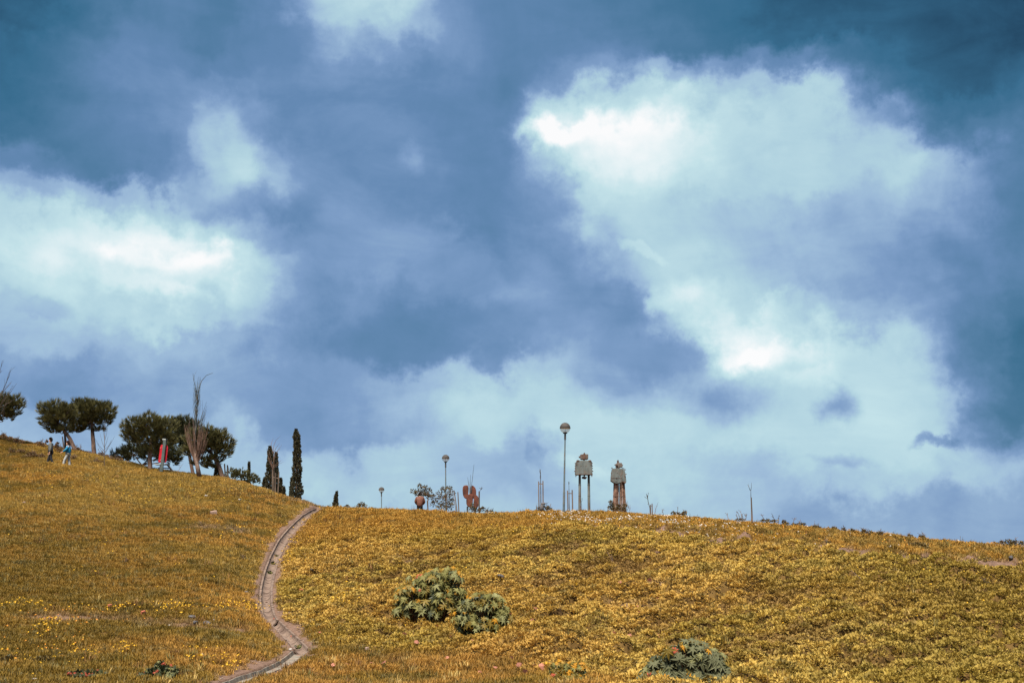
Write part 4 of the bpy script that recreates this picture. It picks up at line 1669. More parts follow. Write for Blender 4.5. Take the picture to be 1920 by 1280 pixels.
M['reflector'] = mat('lamp_reflector', (.42, .36, .26), (.50, .44, .34), 4, .4)
gmat, gtree, gbs = new_mat('frosted_globe')
gbs.inputs['Base Color'].default_value = (.86, .88, .90, 1)
gbs.inputs['Roughness'].default_value = .25
trn = gtree.nodes.new('ShaderNodeBsdfTranslucent')
trn.inputs[0].default_value = (.9, .93, .95, 1)
tpt = gtree.nodes.new('ShaderNodeBsdfTransparent')
ms1 = gtree.nodes.new('ShaderNodeMixShader')
ms1.inputs[0].default_value = .55
ms2 = gtree.nodes.new('ShaderNodeMixShader')
ms2.inputs[0].default_value = .62
gtree.links.new(gbs.outputs[0], ms1.inputs[1])
gtree.links.new(trn.outputs[0], ms1.inputs[2])
gtree.links.new(ms1.outputs[0], ms2.inputs[1])
gtree.links.new(tpt.outputs[0], ms2.inputs[2])
gtree.links.new(ms2.outputs[0], gtree.nodes['Material Output'].inputs[0])
M['globe'] = gmat
lamp(1056.8, 964, 1059.6, 802, 10.0, 67, 'nearest and tallest globe street lamp, left of the robot sculptures', exact=True)
lamp(836.3, 972, 835.6, 859, 7.0, 96, 'middle globe street lamp rising through the small round trees')
lamp(715.8, 990, 715.3, 918, 5.3, 122, 'farthest and shortest looking globe street lamp, alone on the left')

# ------------------------------------------------------------------ first robot-like sculpture: box body on two round legs
f = Fr(1095, 76, 958)
t = empty('robot_sculpture', f.o, 'grey metal robot sculpture standing on two thick round legs', 'sculpture', 'robot sculptures on the crest')
pxm = f.m(1)
for (u0, u1) in ((1086.7, 1087.0), (1104.4, 1103.8)):
    mb = MB()
    a, b_ = f.q(u0, 960), f.q(u1, 888)
    a.z = -.1
    cuts = [0, .245, .25, .50, .505, .745, .75, 1]
    for k in range(0, 8, 2):
        mb.tube([a.lerp(b_, cuts[k]), a.lerp(b_, cuts[k + 1])], [pxm * (2.75 - .5 * cuts[k]), pxm * (2.75 - .5 * cuts[k + 1])], 14)
        if k < 6:
            mb.tube([a.lerp(b_, cuts[k + 1] - .002), a.lerp(b_, cuts[k + 2] + .002)], [pxm * 2.95 - .004, pxm * 2.95 - .004], 14)
    mb.build('leg', M['leg_steel'], t)
    mb = MB()
    mb.box(f.q(u0 + 1.2, 952, -pxm * 2.75), (.05, .02, .22))
    mb.build('rust_plate', M['rust_old'], t)
mb = MB()
out = [(1078.2, 889.5), (1079.0, 867), (1081, 864.2), (1084, 863.5), (1105, 863.5), (1108.3, 864.4), (1109.6, 867), (1110.2, 889.5)]
mb.prism([(f.q(x, y).x, f.q(x, y).z) for x, y in out], -.30, .30)
mb.build('body', M['plate'], t, bevel=.03)
mb = MB()
mb.box(f.q(1094.2, 889.2, -.315), (f.m(31), .05, f.m(1.6)))
mb.build('lip', M['head_plate'], t)
mb = MB()
mb.box(f.q(1094.2, 889.4, 0), (f.m(28), .5, f.m(1.4)))
mb.build('underside', M['rust_old'], t)
for uu_ in (1079.6, 1109.4):
    mb = MB()
    mb.prism([(f.q(x, y).x, f.q(x, y).z) for x, y in ((uu_ - 1.4, 888), (uu_ + 1.4, 888), (uu_ + 1.0, 892), (uu_ + .3, 894), (uu_ - .6, 894))], -.31, -.10)
    mb.build('flap', M['head_plate'], t)
for uu_, sgn in ((1078.3, -1), (1110.1, 1)):
    for k, vv in enumerate((869, 873.5, 878, 883.6)):
        L = 1.9 if k == 3 else 1.0
        mb = MB()
        mb.tube([f.q(uu_, vv, -.2), f.q(uu_ + sgn * L, vv, -.2)], .028, 8)
        mb.build('bolt', M['rust_old'], t)
for uu_ in (1083.3, 1105.2):
    mb = MB()
    mb.box(f.q(uu_, 864.3, -.26), (f.m(4.6), .12, f.m(2.2)))
    mb.box(f.q(uu_ + (2.4 if uu_ > 1095 else -2.4), 868.5, -.312), (f.m(1.1), .04, f.m(8)))
    mb.build('shoulder_bracket', M['rust_old'], t)
mb = MB()
mb.tube([f.q(1095.1, 864), f.q(1095.1, 860.5)], f.m(1.9), 10)
mb.build('neck', M['head_plate'], t)
hd = MB()
hd.prism([(f.q(x, y).x, f.q(x, y).z) for x, y in ((1088.2, 860.4), (1087.9, 852.2), (1094.5, 851.2), (1102.6, 851.8), (1102.7, 860.3), (1100.5, 861.2), (1090, 861.2))], -.22, .22)
hd = hd.build('head', M['head_plate'], t, bevel=.02)
mb = MB()
mb.prism([(f.q(x, y).x, f.q(x, y).z) for x, y in ((1093.6, 861), (1093.6, 850.6), (1095.2, 848.8), (1096.8, 850.6), (1096.8, 861))], -.25, .12)
mb.build('ridge', M['rust_old'], hd)
for x in (1090.3, 1092.1, 1098.4, 1100.6):
    mb = MB()
    mb.box(f.q(x, 856.4, -.222), (.012, .02, f.m(7)))
    mb.build('seam', M['rust_old'], hd)
mb = MB()
mb.tube([f.q(1088.2, 856.6), f.q(1086.8, 856.6)], .03, 8)
mb.tube([f.q(1087.0, 856.6), f.q(1085.3, 856.6)], .055, 8)
mb.build('ear_knob', M['rust_old'], hd)
mb = MB()
for (x, y, r_) in ((1092.6, 895, 1.9), (1095.3, 895.4, 2.3), (1098.6, 895, 1.6), (1095.5, 892.3, 1.4), (1097.3, 896.4, 1.4)):
    mb.tube([f.q(x, y, -.14), f.q(x, y, .10)], f.m(r_), 9)
mb.tube([f.q(1095.3, 892), f.q(1095.3, 889.5)], f.m(1), 8)
mb.build('gear_cluster', M['rust_old'], t)
for x in (1088, 1090, 1094, 1097.3, 1098.8):
    mb = MB()
    mb.tube([f.q(x, 874.6, -.300), f.q(x, 874.6, -.306)], .014, 6)
    mb.build('rivet', M['rust_old'], t)

# second sculpture: slab body on a bundle of thin rusty rods
f = Fr(1161, 75, 957)
t = empty('robot_sculpture', f.o, 'smaller robot sculpture standing on a bundle of thin rusty rods', 'sculpture', 'robot sculptures on the crest')
mb = MB()
out = [(1144.9, 901.5), (1145.4, 893), (1147.0, 880), (1148.4, 878.6), (1156, 878), (1166.5, 878.8), (1165.8, 903.8), (1160, 905.9), (1155.3, 907), (1150.5, 905.2)]
mb.prism([(f.q(x, y).x, f.q(x, y).z) for x, y in out], -.24, .22)
mb.build('body', M['plate'], t, bevel=.02)
mb = MB()
out = [(1166.2, 879.2), (1170.2, 881.2), (1171.6, 885), (1173.9, 901.5), (1173.4, 905.2), (1171.4, 906.3), (1166.0, 903.0)]
mb.prism([(f.q(x, y).x, f.q(x, y).z) for x, y in out], -.22, .20)
mb.build('side_plate', M['plate'], t, bevel=.02)
for nm_, c_, s_, r_ in (('hip_block', f.q(1169.3, 904.2, -.24), (f.m(6.2), .10, f.m(2.4)), Euler((0, .35, 0))), ('seam', f.q(1155.4, 896.8, -.245), (f.m(20), .012, f.m(.5)), None),
                        ('latch', f.q(1155.0, 896.3, -.255), (f.m(2.0), .03, f.m(1.0)), None), ('slot', f.q(1155.2, 903.1, -.245), (f.m(3.4), .012, f.m(.4)), None)):
    mb = MB()
    mb.box(c_, s_, r_)
    mb.build(nm_, M['rust_old'], t)
for (x, y) in ((1147.3, 878.4), (1167, 879), (1171.9, 881.4), (1169, 879.6)):
    pts = [f.q(x + math.cos(a_) * 1.25, y - 1 - math.sin(a_) * 1.1, -.05) for a_ in [k * math.pi / 4 for k in range(9)]]
    mb = MB()
    mb.tube(pts, .013, 5, cap=False)
    mb.build('ring', M['rust_old'], t)
for (x, y) in ((1145.6, 886.8), (1171.3, 892.3), (1173.2, 889)):
    mb = MB()
    mb.tube([f.q(x, y, -.26), f.q(x, y, -.2)], .028, 7)
    mb.build('bolt', M['rust_old'], t)
mb = MB()
mb.tube([f.q(1158.5, 879.5), f.q(1158.8, 876.5)], f.m(3.0), 9)
mb.build('neck', M['head_plate'], t)
mb = MB()
mb.prism([(f.q(x, y).x, f.q(x, y).z) for x, y in ((1154.8, 877.0), (1153.9, 869.6), (1158, 868.2), (1165.4, 867.8), (1166.2, 872), (1167.6, 874.6), (1166.6, 875.4), (1157, 877.6))], -.2, .18)
hd = mb.build('head', M['head_plate'], t, bevel=.02)
mb = MB()
mb.prism([(f.q(x, y).x, f.q(x, y).z) for x, y in ((1156.4, 868.4), (1157.2, 865), (1157.0, 863.4), (1158.6, 861.9), (1160, 863.4), (1159.8, 865), (1161.2, 868.2))], -.1, .1)
mb.build('crest_knob', M['rust_old'], hd)
for a_, b_, r_ in ((f.q(1153.9, 871.4, -.15), f.q(1152.6, 871), .025), (f.q(1166, 870.6), f.q(1168.2, 871.4), .022), (f.q(1156.2, 872.6, -.2), f.q(1156.2, 872.6, -.26), .05)):
    mb = MB()
    mb.tube([a_, b_], r_, 8)
    mb.build('bolt', M['rust_old'], hd)
M['rod_rust'] = mat('rusty_rod', (.12, .062, .040), (.28, .165, .115), 7, .85, 0)
rods = []
for k in range(8):
    rods.append((1151.3 + k * .85, 1150.0 + k * 1.12))
for k in range(10):
    rods.append((1162.6 + k * .85, 1160.6 + k * 1.45))
rods += [(1158.3, 1157.6), (1160.2, 1159.2)]
for k, (x1, x0) in enumerate(rods):
    mb = MB()
    yo = random.uniform(-.16, .14)
    a = f.q(x0, 960, yo)
    a.z = -.08
    b_ = f.q(x1, 903 + (1.5 if x1 < 1162 else -.5), yo * .7)
    mid = a.lerp(b_, .5) + Vector((random.uniform(-.015, .015), 0, 0))
    mb.tube([a, mid, b_], [.022, .024, .026], 6)
    mb.build('rod', M['rod_rust'], t)
for vv in (912, 930):
    mb = MB()
    mb.box(f.q(1160.8, vv, -.16), (f.m(19 + (vv - 912) * .15), .014, .018))
    mb.build('tie_bar', M['rust_old'], t)

# sapling standing before the second sculpture
f = Fr(1164, 72, 957)
t = empty('bare_sapling', f.o, 'thin forked sapling directly before the second robot sculpture', 'tree')
mb = MB()
mb.tube([f.q(1165, 962), f.q(1164.4, 930), f.q(1164.6, 905), f.q(1164.5, 893)], [.02, .018, .016, .014], 5)
for pts in ([(1164.5, 893), (1162, 889), (1156, 885)], [(1164.5, 893), (1165, 889), (1169, 884)], [(1162, 889), (1160.5, 884), (1161, 882)], [(1158, 886.5), (1156, 887.5)], [(1165, 889.5), (1165.2, 885), (1164.5, 882.5)]):
    twig(pts, .014)
mb.build('trunk', M['wood'], t)

# ------------------------------------------------------------------ rusty sculpture of four rounded slabs and three rods
f = Fr(884, 80, 957)
t = empty('abstract_sculpture', f.o, 'rust red abstract sculpture of four rounded slabs with upright rods', 'sculpture')


def slab(pts, y0, y1, name='slab'):
    # rounded outline
    pts = [Vector((f.q(x, y).x, f.q(x, y).z)) for x, y in pts]
    out = []
    n = len(pts)
    for i in range(n):
        a, b_, c = pts[i - 1], pts[i], pts[(i + 1) % n]
        p0, p1 = b_.lerp(a, .45), b_.lerp(c, .45)
        for k in range(5):
            w = k / 4
            out.append(((1 - w) ** 2 * p0.x + 2 * w * (1 - w) * b_.x + w * w * p1.x, (1 - w) ** 2 * p0.y + 2 * w * (1 - w) * b_.y + w * w * p1.y))
    mb = MB()
    mb.prism(out, y0, y1)
    return mb.build(name, M['rust'], t, bevel=.025)


slab([(867.0, 912), (871.5, 909), (879.0, 909.2), (877.8, 926), (875, 934), (871.5, 934), (867.6, 928)], .02, .26)
slab([(882.4, 909.6), (887.5, 909.6), (892.8, 916), (892.6, 930), (887.5, 935), (880.5, 930), (881.4, 920)], .05, .28)
slab([(875.6, 926.4), (887.2, 926.2), (887.0, 934), (886, 949.6), (880, 951.3), (874.6, 947), (874.2, 936)], -.18, .01)
slab([(889.4, 927.6), (892.5, 927.0), (897.6, 931.5), (897.6, 944), (896.2, 951), (891.5, 952.4), (887.4, 949), (888.2, 938)], -.16, .03)
for (x1, y1, x0, y0) in ((876.8, 894.5, 879.2, 911), (882.5, 889.6, 880.4, 924), (888.8, 870.0, 882.6, 924)):
    mb = MB()
    mb.tube([f.q(x0, y0, .0), f.q((x0 + x1) / 2, (y0 + y1) / 2), f.q(x1, y1)], [.020, .016, .008], 6)
    mb.build('rod', M['rod'], t)
mb = MB()
mb.tube([f.q(880.4, 926, .10), f.q(881.4, 905, .10)], [.03, .02], 8)
mb.build('pale_rib', M['post_light'], t)
for x in (875.6, 877.4):
    mb = MB()
    a = f.q(x, 960)
    a.z = -.05
    mb.tube([a, f.q(x, 949)], .026, 8)
    mb.build('support', M['rod'], t)
mb = MB()
mb.tube([f.q(890.5, 962, .1), f.q(890.5, 950, .1)], .05, 8)
mb.build('support', M['rust'], t)


# ------------------------------------------------------------------ leafy shrubs and weeds
M['scrub'] = leaf_mat('scrub_leaves', (.065, .035, .014), (.22, .125, .06), .8, .1, (.20, .20, .12))
def leafy(mb, c, rad3, n, size, lo=0.0, hi=1.0, upw=.3):
    for k in range(n):
        v3 = Vector((random.gauss(0, 1), random.gauss(0, 1), random.gauss(0, 1))).normalized() * random.random() ** .4
        p = Vector((c[0] + v3.x * rad3[0], c[1] + v3.y * rad3[1], c[2] + v3.z * rad3[2]))
        d = (v3 + Vector((random.uniform(-.8, .8), random.uniform(-.8, .8), random.uniform(-.5, .8) + upw))).normalized()
        s = d.cross(Vector((random.uniform(-1, 1), random.uniform(-1, 1), random.uniform(-1, 1)))).normalized()
        L = size * random.uniform(.6, 1.3)
        mb.cur = random.uniform(lo, hi)
        mb.face(p, p + d * L * .5 + s * L * .28, p + d * L, p + d * L * .5 - s * L * .28)


def small_tree(u, d, v_base, trunk, blobs, label, n=1.0):
    f = Fr(u, d, v_base)
    t = empty('small_tree', f.o, label, 'tree', 'small leafy trees on the crest')
    mb = MB()
    pts = [f.q(a, b_) for a, b_, r_ in trunk]
    pts[0].z = min(0, pts[0].z)
    mb.tube(pts, [r_ for a, b_, r_ in trunk], 6)
    for (x, y, ru, rv) in blobs:
        e = f.q(x, y)
        mb.tube([pts[-1], pts[-1].lerp(e, .5) + Vector((0, random.uniform(-.1, .1), .05)), e], [.02, .012, .005], 4)
    mb.build('trunk', M['wood'], t)
    mb = MB()
    for (x, y, ru, rv) in blobs:
        leafy(mb, f.q(x, y, random.uniform(-.2, .2)), (f.m(ru), f.m(ru) * .8, f.m(rv)), int(n * 11 * ru), .115)
    mb.build('foliage', M['shrub'], t)
    return t


small_tree(804, 90, 960, [(803.5, 960, .045), (802, 940, .035), (803, 926, .02)],
           [(775, 921, 5, 3), (780, 925, 4, 3), (787, 912, 4, 4), (785, 921, 6, 4), (793, 918, 6, 5), (797, 914, 5, 4), (799, 923, 7, 6), (806, 921, 5, 6), (792, 927, 5, 3), (806, 932, 4, 5), (802, 929, 5, 3), (788, 929, 4, 3)],
           'airy small tree leaning left over the man in the brown jacket')
small_tree(837, 91, 960, [(838, 960, .05), (837, 942, .035), (836, 930, .02)],
           [(824, 926, 6, 5), (832, 918, 7, 5), (842, 916, 7, 4), (846, 924, 6, 6), (828, 936, 8, 7), (840, 932, 8, 7), (815, 938, 6, 6), (811, 944, 5, 5), (824, 946, 8, 6), (838, 944, 8, 6), (848, 938, 4, 4), (830, 951, 10, 4), (846, 946, 4, 3), (812, 930, 4, 3), (842, 952, 5, 4)],
           'rounder small tree directly behind the middle street lamp')
stake_set(858, 84, 960, [(860, 958, 851.5, 919, .030), (859.2, 957, 847.5, 917, .016), (862, 958, 858.5, 922, .032)], [], 'two leaning stakes spread like a V left of the rust red sculpture')
stake_set(802, 89.6, 960, [(804, 957, 801, 938, .032)], [], 'short leaning stake at the foot of the small tree by the man')
t = stake_set(898.4, 77, 960, [(898.3, 962, 898.3, 920.5, .034)], [], 'single upright stake touching the right side of the rust red sculpture')
f = Fr(899, 77.5, 960)
t = empty('bare_sapling', f.o, 'forked twig tip above the single stake right of the rust red sculpture', 'tree')
mb = MB()
for pts in ([(899, 962), (899.2, 935), (899.5, 921), (902, 916)], [(902, 916), (898, 914)], [(902, 916), (903.5, 912)], [(902, 917), (905.5, 914)]):
    twig(pts, .02)
mb.build('branch', M['twig_dark'], t)


def bush(u, d, v_base, blobs, label, stalks=(), leaf=.08, n=10.0, mname='weed', name='weed_clump', cat='weed', group='weeds along the crest', exact=False):
    f = Fr.at(u, v_base, .02) if exact else Fr(u, d, v_base)
    t = empty(name, f.o, label, cat, group)
    mb = MB()
    for (x, y, ru, rv) in blobs:
        leafy(mb, f.q(x, y, random.uniform(-.1, .1)), (f.m(ru), f.m(ru) * .8, f.m(rv)), int(n * ru * max(rv, 2) * .6) + 12, leaf)
    mb.build('foliage', M[mname], t)
    mb = MB()
    for (x0, y0, x1, y1) in stalks:
        a, b_ = f.q(x0, y0), f.q(x1, y1, random.uniform(-.1, .1))
        mb.cur = random.random()
        mb.tube([a, a.lerp(b_, .5) + Vector((random.uniform(-.03, .03), 0, 0)), b_], [.014, .011, .007], 4)
        for q in range(3):
            s_ = a.lerp(b_, random.uniform(.45, .95))
            mb.tube([s_, s_ + Vector((random.uniform(-.12, .12), 0, random.uniform(.04, .12)))], [.008, .006], 4)
    if stalks:
        mb.build('stalk', M['weed_stalk'], t)
    return t


bush(890, 78, 958, [(884, 952, 4, 4), (889, 955, 5, 4), (886, 946, 2.5, 3)], 'small yellowish bush growing at the foot of the rust red sculpture', mname='shrub', name='shrub', cat='shrub')
bush(902, 77, 960, [(902, 955, 4, 3.5), (906, 953, 2.5, 3), (898, 957, 3, 2)], 'low leafy bush right of the single stake', mname='shrub', name='shrub', cat='shrub')
bush(914, 78, 962, [(913, 958, 3, 2), (921, 959, 3, 2)], 'sparse weeds right of the rust red sculpture', [(911, 961, 910, 952), (914, 961, 914.5, 951), (919, 961, 918.5, 953), (923, 961, 924.5, 954)])
bush(678, 76, 952, [(672, 948, 4, 2), (678, 945, 5, 3.5), (684, 948, 4, 2)], 'low weed clump between the little cypress and the farthest lamp')
bush(652, 76, 951, [(651, 949, 4, 1.6)], 'tiny weed tuft just right of the little cypress')
bush(1022, 74, 957, [(1014, 953, 5, 3), (1022, 952, 6, 3.5), (1028, 953, 4, 4), (1017, 950, 3, 2)], 'yellow green bush around the two stakes left of the tallest lamp', [(1026, 955, 1025, 943), (1030, 955, 1032, 944), (1008, 956, 1005, 949)], mname='shrub', name='shrub', cat='shrub')
bush(1150, 74.5, 958, [(1145, 942, 3.2, 3.5), (1148, 948, 4, 4), (1150, 954, 6, 4), (1143, 951, 3, 2), (1166, 955, 9, 4), (1172, 948, 4, 3), (1161, 950, 5, 3)], 'leafy bush round the rods of the second sculpture', [(1176, 956, 1179, 946), (1173, 956, 1176, 939), (1180, 957, 1181, 949)], mname='shrub', name='shrub', cat='shrub')
bush(1085, 66, 962, [(1068, 965, 5, 2), (1076, 966, 6, 3)], 'low green clump at the foot of the tallest lamp', mname='weed', exact=True, leaf=.06)
bush(1273, 69, 967, [(1262, 962, 4, 2.4), (1270, 963, 5, 2.6), (1283, 962, 4, 3.6), (1278, 965, 4, 2)], 'brown weed clump with dry stems right of the small staked sapling', [(1271, 964, 1271, 950), (1244, 966, 1241, 954), (1283, 964, 1282, 956), (1287, 965, 1288, 959)])
bush(1390, 68, 975, [(1388, 974, 8, 1.3)], 'leafless wiry weeds left of the tall lone sapling', [(1383, 975, 1381, 963), (1388, 975, 1383, 960), (1390, 975, 1389, 958), (1393, 975, 1391, 963), (1398, 975, 1398, 963), (1366, 974, 1364, 962), (1396, 976, 1400, 964)])
bush(1440, 67, 980, [(1440, 976, 5, 2), (1452, 977, 6, 2), (1430, 976, 4, 1.4), (1470, 979, 4, 3.2), (1474, 982, 5, 2)], 'line of low weeds with arching stems right of the tall lone sapling', [(1436, 978, 1427, 963), (1454, 979, 1449, 964), (1460, 980, 1461, 965), (1470, 982, 1469, 974)])
bush(1500, 66, 987, [(1489, 983, 5, 2), (1500, 983, 5, 3), (1507, 984, 4, 3)], 'brown bushy weeds midway down the right skyline', [(1488, 984, 1489, 970), (1499, 985, 1500, 977)], n=9)
bush(1530, 65, 990, [(1528, 988, 4, 2.4), (1535, 989, 4, 2.4)], 'small round weed clump below the brown bushy weeds', [(1528, 989, 1526, 983), (1534, 990, 1535, 983)], n=9)
bush(1583, 64, 995, [(1583, 992, 4, 2.4), (1564, 990, 4, 1.6), (1598, 994, 4, 1.6)], 'dark weed sprigs on the skyline over the bare track', [(1583, 994, 1583, 987), (1564, 992, 1563, 987)], n=9)
bush(1630, 63, 999, [(1620, 996, 4, 3), (1630, 998, 6, 2), (1650, 1000, 6, 2.6)], 'spiky weeds low on the right skyline', [(1617, 998, 1616, 990), (1622, 998, 1622, 990), (1627, 999, 1628, 992), (1650, 1003, 1649, 993), (1654, 1003, 1655, 995)])
bush(1730, 62, 1008, [(1728, 1006, 5, 1.8), (1708, 1004, 4, 1.4)], 'grassy spikes on the far right skyline before the last bush', [(1726, 1009, 1725, 1001), (1733, 1010, 1732, 1001), (1729, 1010, 1731, 999), (1705, 1006, 1704, 1000)])
bush(1892, 61, 1024, [(1868, 1022, 6, 3), (1880, 1018, 6, 4), (1892, 1017, 7, 5), (1904, 1018, 7, 5), (1916, 1020, 7, 5), (1890, 1024, 12, 4)], 'large green bush cut off by the right edge on the skyline', [(1878, 1020, 1878, 1013), (1891, 1018, 1891, 1011), (1903, 1018, 1903, 1009)], n=6, name='shrub', cat='shrub')
bush(1850, 57, 1040, [(1722, 1022, 10, 5), (1732, 1024, 9, 4), (1710, 1022, 8, 4)], 'flat dark green bush below the skyline on the right', n=5, exact=False)
for (u, v, bl, lab) in ((15, 822, [(8, 818, 6, 4), (18, 822, 6, 3)], 'scrubby brown bush on the skyline at the left edge'),
                        (35, 828, [(30, 826, 6, 4), (40, 828, 5, 3)], 'dark scrub clump under the left end of the ridge'),
                        (82, 835, [(74, 832, 6, 3.5), (82, 834, 5, 3), (88, 828, 3, 3)], 'scrub just behind the head of the man in grey'),
                        (110, 842, [(105, 838, 5, 4), (112, 842, 6, 4), (108, 832, 3, 3)], 'scrub between the two walkers'),
                        (150, 848, [(146, 842, 4, 3), (152, 846, 6, 3), (165, 848, 5, 2)], 'scrub right of the leaning pine trunk'),
                        (195, 858, [(190, 852, 6, 3), (200, 856, 6, 3)], 'reddish scrub at the foot of the flat topped pine'),
                        (70, 858, [(60, 852, 10, 5), (76, 856, 9, 5), (48, 858, 8, 3)], 'dry brown scrub left of the man in grey'),
                        (32, 850, [(24, 848, 8, 4), (38, 846, 7, 4)], 'dull scrub patch near the left edge below the ridge'),
                        (182, 868, [(178, 866, 7, 4), (188, 867, 6, 3)], 'dry scrub below the thin leafless sapling'),
                        (225, 866, [(222, 863, 8, 4), (212, 860, 5, 3)], 'yellow tipped scrub left of the low spreading pine'),
                        (140, 862, [(138, 860, 5, 5), (144, 864, 4, 3)], 'reddish dry scrub right behind the woman')):
    bush(u, 90, v, bl, lab, [(bl[0][0] + random.uniform(-6, 8), bl[0][1] + 3, bl[0][0] + random.uniform(-8, 10), bl[0][1] - random.uniform(6, 11)) for _ in range(4)],
         name='scrub_bush', cat='bush', group='scrub on the left hill', mname='scrub', exact=(v > 845), leaf=.085, n=14)

# staked saplings near the tallest lamp
stake_set(1014.5, 75, 957, [(1011, 957, 1010, 902, .030), (1018.3, 957, 1018, 901, .030)], [(1010.2, 906.6, 1018, 906.8, .02)], 'taller pair of stakes joined by a rail left of the tallest lamp')
f = Fr(1014, 75.4, 957)
t = empty('bare_sapling', f.o, 'knotty leafless sapling between the taller pair of stakes', 'tree')
mb = MB()
for pts, r_ in (([(1014.4, 960), (1014, 925), (1013.6, 900), (1013, 885), (1012, 878)], .026), ([(1013.4, 888), (1011, 881)], .014), ([(1013, 884), (1014, 879)], .014), ([(1013.2, 896), (1013.6, 884)], .03)):
    twig(pts, r_)
mb.build('trunk', M['twig_dark'], t)
f = Fr(1017, 73.6, 957)
t = empty('field_stone', f.o, 'dark round lump lying between the two taller stakes', 'stone')
mb = MB()
mb.tube([f.q(1014.5, 949, 0), f.q(1016, 945, 0), f.q(1019, 943.5), f.q(1022.5, 944.5)], [.05, .09, .07, .06], 8)
mb.tube([f.q(1016, 958), f.q(1016, 946)], [.12, .08], 8)
mb.build('stone', M['stone_dark'], t, smooth=True)
stake_set(1069, 76, 958, [(1065.2, 958, 1064, 919, .030), (1073.6, 958, 1072.8, 918, .034)], [(1064.6, 924.6, 1073.2, 924.6, .018)], 'shorter pair of stakes joined by a rail between the tallest lamp and the first robot')
f = Fr(1067, 76.4, 957)
t = empty('bare_sapling', f.o, 'straight thin sapling between the shorter pair of stakes', 'tree')
mb = MB()
for pts, r_ in (([(1067.6, 962), (1067.2, 935), (1066.8, 915), (1066.6, 902)], .022), ([(1066.8, 908), (1066, 902)], .016), ([(1066.8, 908), (1067.8, 903)], .014)):
    twig(pts, r_)
mb.build('trunk', M['twig_dark'], t)
f = Fr(1091, 74.5, 958)
t = empty('bare_sapling', f.o, 'short curled twig beside the left leg of the first robot', 'tree')
mb = MB()
for pts, r_ in (([(1091, 962), (1090.6, 945), (1089.6, 938), (1090.6, 933)], .014), ([(1090.4, 940), (1092.4, 937), (1092, 933)], .010)):
    twig(pts, r_)
mb.build('trunk', M['twig_dark'], t)
f = Fr(1215, 72, 963)
t = empty('bare_sapling', f.o, 'crooked bare sapling with a knotted top right of the second robot', 'tree')
mb = MB()
for pts, r_ in (([(1219, 968), (1218.4, 952), (1215.6, 940), (1214, 930), (1213, 926)], .024), ([(1214.6, 936), (1209.5, 931)], .013), ([(1214, 931), (1216, 925)], .013), ([(1214, 930), (1211, 925)], .013), ([(1216.5, 944), (1213, 945)], .010), ([(1212, 933), (1207.5, 930)], .010),
                ([(1216, 925), (1215, 923)], .016), ([(1213.5, 928), (1214.8, 934)], .03)):
    twig(pts, r_)
mb.build('trunk', M['twig_dark'], t)
stake_set(1221.5, 71.6, 963, [(1220.2, 967, 1219.6, 945.5, .024), (1223.4, 967, 1222.6, 943.6, .026)], [(1219.8, 948.2, 1223, 948, .012)], 'two short close set stakes beside the crooked bare sapling')
f = Fr(1228, 71.5, 963)
t = empty('bare_sapling', f.o, 'faint feathery twig right of the two short stakes', 'tree')
mb = MB()
for pts, r_ in (([(1226.5, 967), (1229.5, 955), (1231.5, 948), (1234, 941)], .012), ([(1229.5, 955), (1228, 948)], .007), ([(1230.5, 950), (1234.5, 945)], .007), ([(1228, 960), (1232, 955)], .007)):
    twig(pts, r_)
mb.build('trunk', M['twig_pink'], t)
f = Fr(1408.5, 68, 976)
t = empty('bare_sapling', f.o, 'tall lone sapling forked at the top with a stake tied to it', 'tree')
mb = MB()
for pts, r_ in (([(1409.5, 982), (1409, 950), (1407.8, 930), (1407, 919)], .026), ([(1407, 919), (1404, 913), (1402.3, 907)], .013), ([(1407.2, 920), (1408.5, 913), (1408.4, 904.5)], .014), ([(1404, 913), (1404.6, 905)], .008)):
    twig(pts, r_)
mb.build('trunk', M['twig_dark'], t)
mb = MB()
a = f.q(1410.2, 984, -.04)
a.z = -.1
mb.tube([a, f.q(1408.2, 932, -.04)], [.045, .03], 7)
mb.build('stake', M['wood'], t)
f = Fr(337, 86, 886)
t = empty('bare_sapling', f.o, 'tiny leaning twig on the skyline right of the red panel', 'tree')
mb = MB()
for pts, r_ in (([(333, 886), (336, 878), (340, 872), (343, 868)], .014), ([(337, 876), (336, 871)], .010)):
    twig(pts, r_)
mb.build('trunk', M['twig_pink'], t)
f = Fr(118, 90, 835)
t = empty('wooden_post', f.o, 'leaning dark stub of a post between the two walkers', 'post')
mb = MB()
mb.tube([f.q(120, 842), f.q(117, 818)], [.05, .04], 7)
mb.build('post', M['wood_dark'], t)
f = Fr(123, 93.5, 838)
t = empty('bare_tree', f.o, 'second upright trunk behind the leaning pine trunk', 'tree')
mb = MB()
mb.tube([f.q(123.5, 850), f.q(122.5, 825), f.q(121, 805)], [.09, .08, .06], 8)
mb.build('trunk', M['bark'], t)

# low scattered growth along the crest, past counting
mb = MB()
for k in range(520):
    u = random.uniform(0, 1920)
    if 1050 < u < 1062:
        continue
    dd = {0: 92, 1: 90, 2: 84, 3: 76, 4: 73, 5: 72, 6: 70, 7: 68, 8: 66, 9: 64}[int(u / 192.0001)] + random.uniform(-5, 1)
    p = P(u, 950, dd)
    z = gz(p.x, dd)
    hgt = random.uniform(.06, .2) * (1.4 if random.random() < .15 else 1)
    leafy(mb, (p.x, dd, z + hgt * .45), (hgt * .7, hgt * .7, hgt * .5), random.randint(8, 18), .055)
    if random.random() < .4:
        for q in range(random.randint(1, 3)):
            mb.cur = random.random()
            x1 = p.x + random.uniform(-.1, .1)
            mb.tube([(x1, dd, z), (x1 + random.uniform(-.08, .08), dd, z + hgt * random.uniform(1.2, 2.2))], [.007, .004], 3, cap=False)
o = mb.build('crest_weeds', M['weed'])
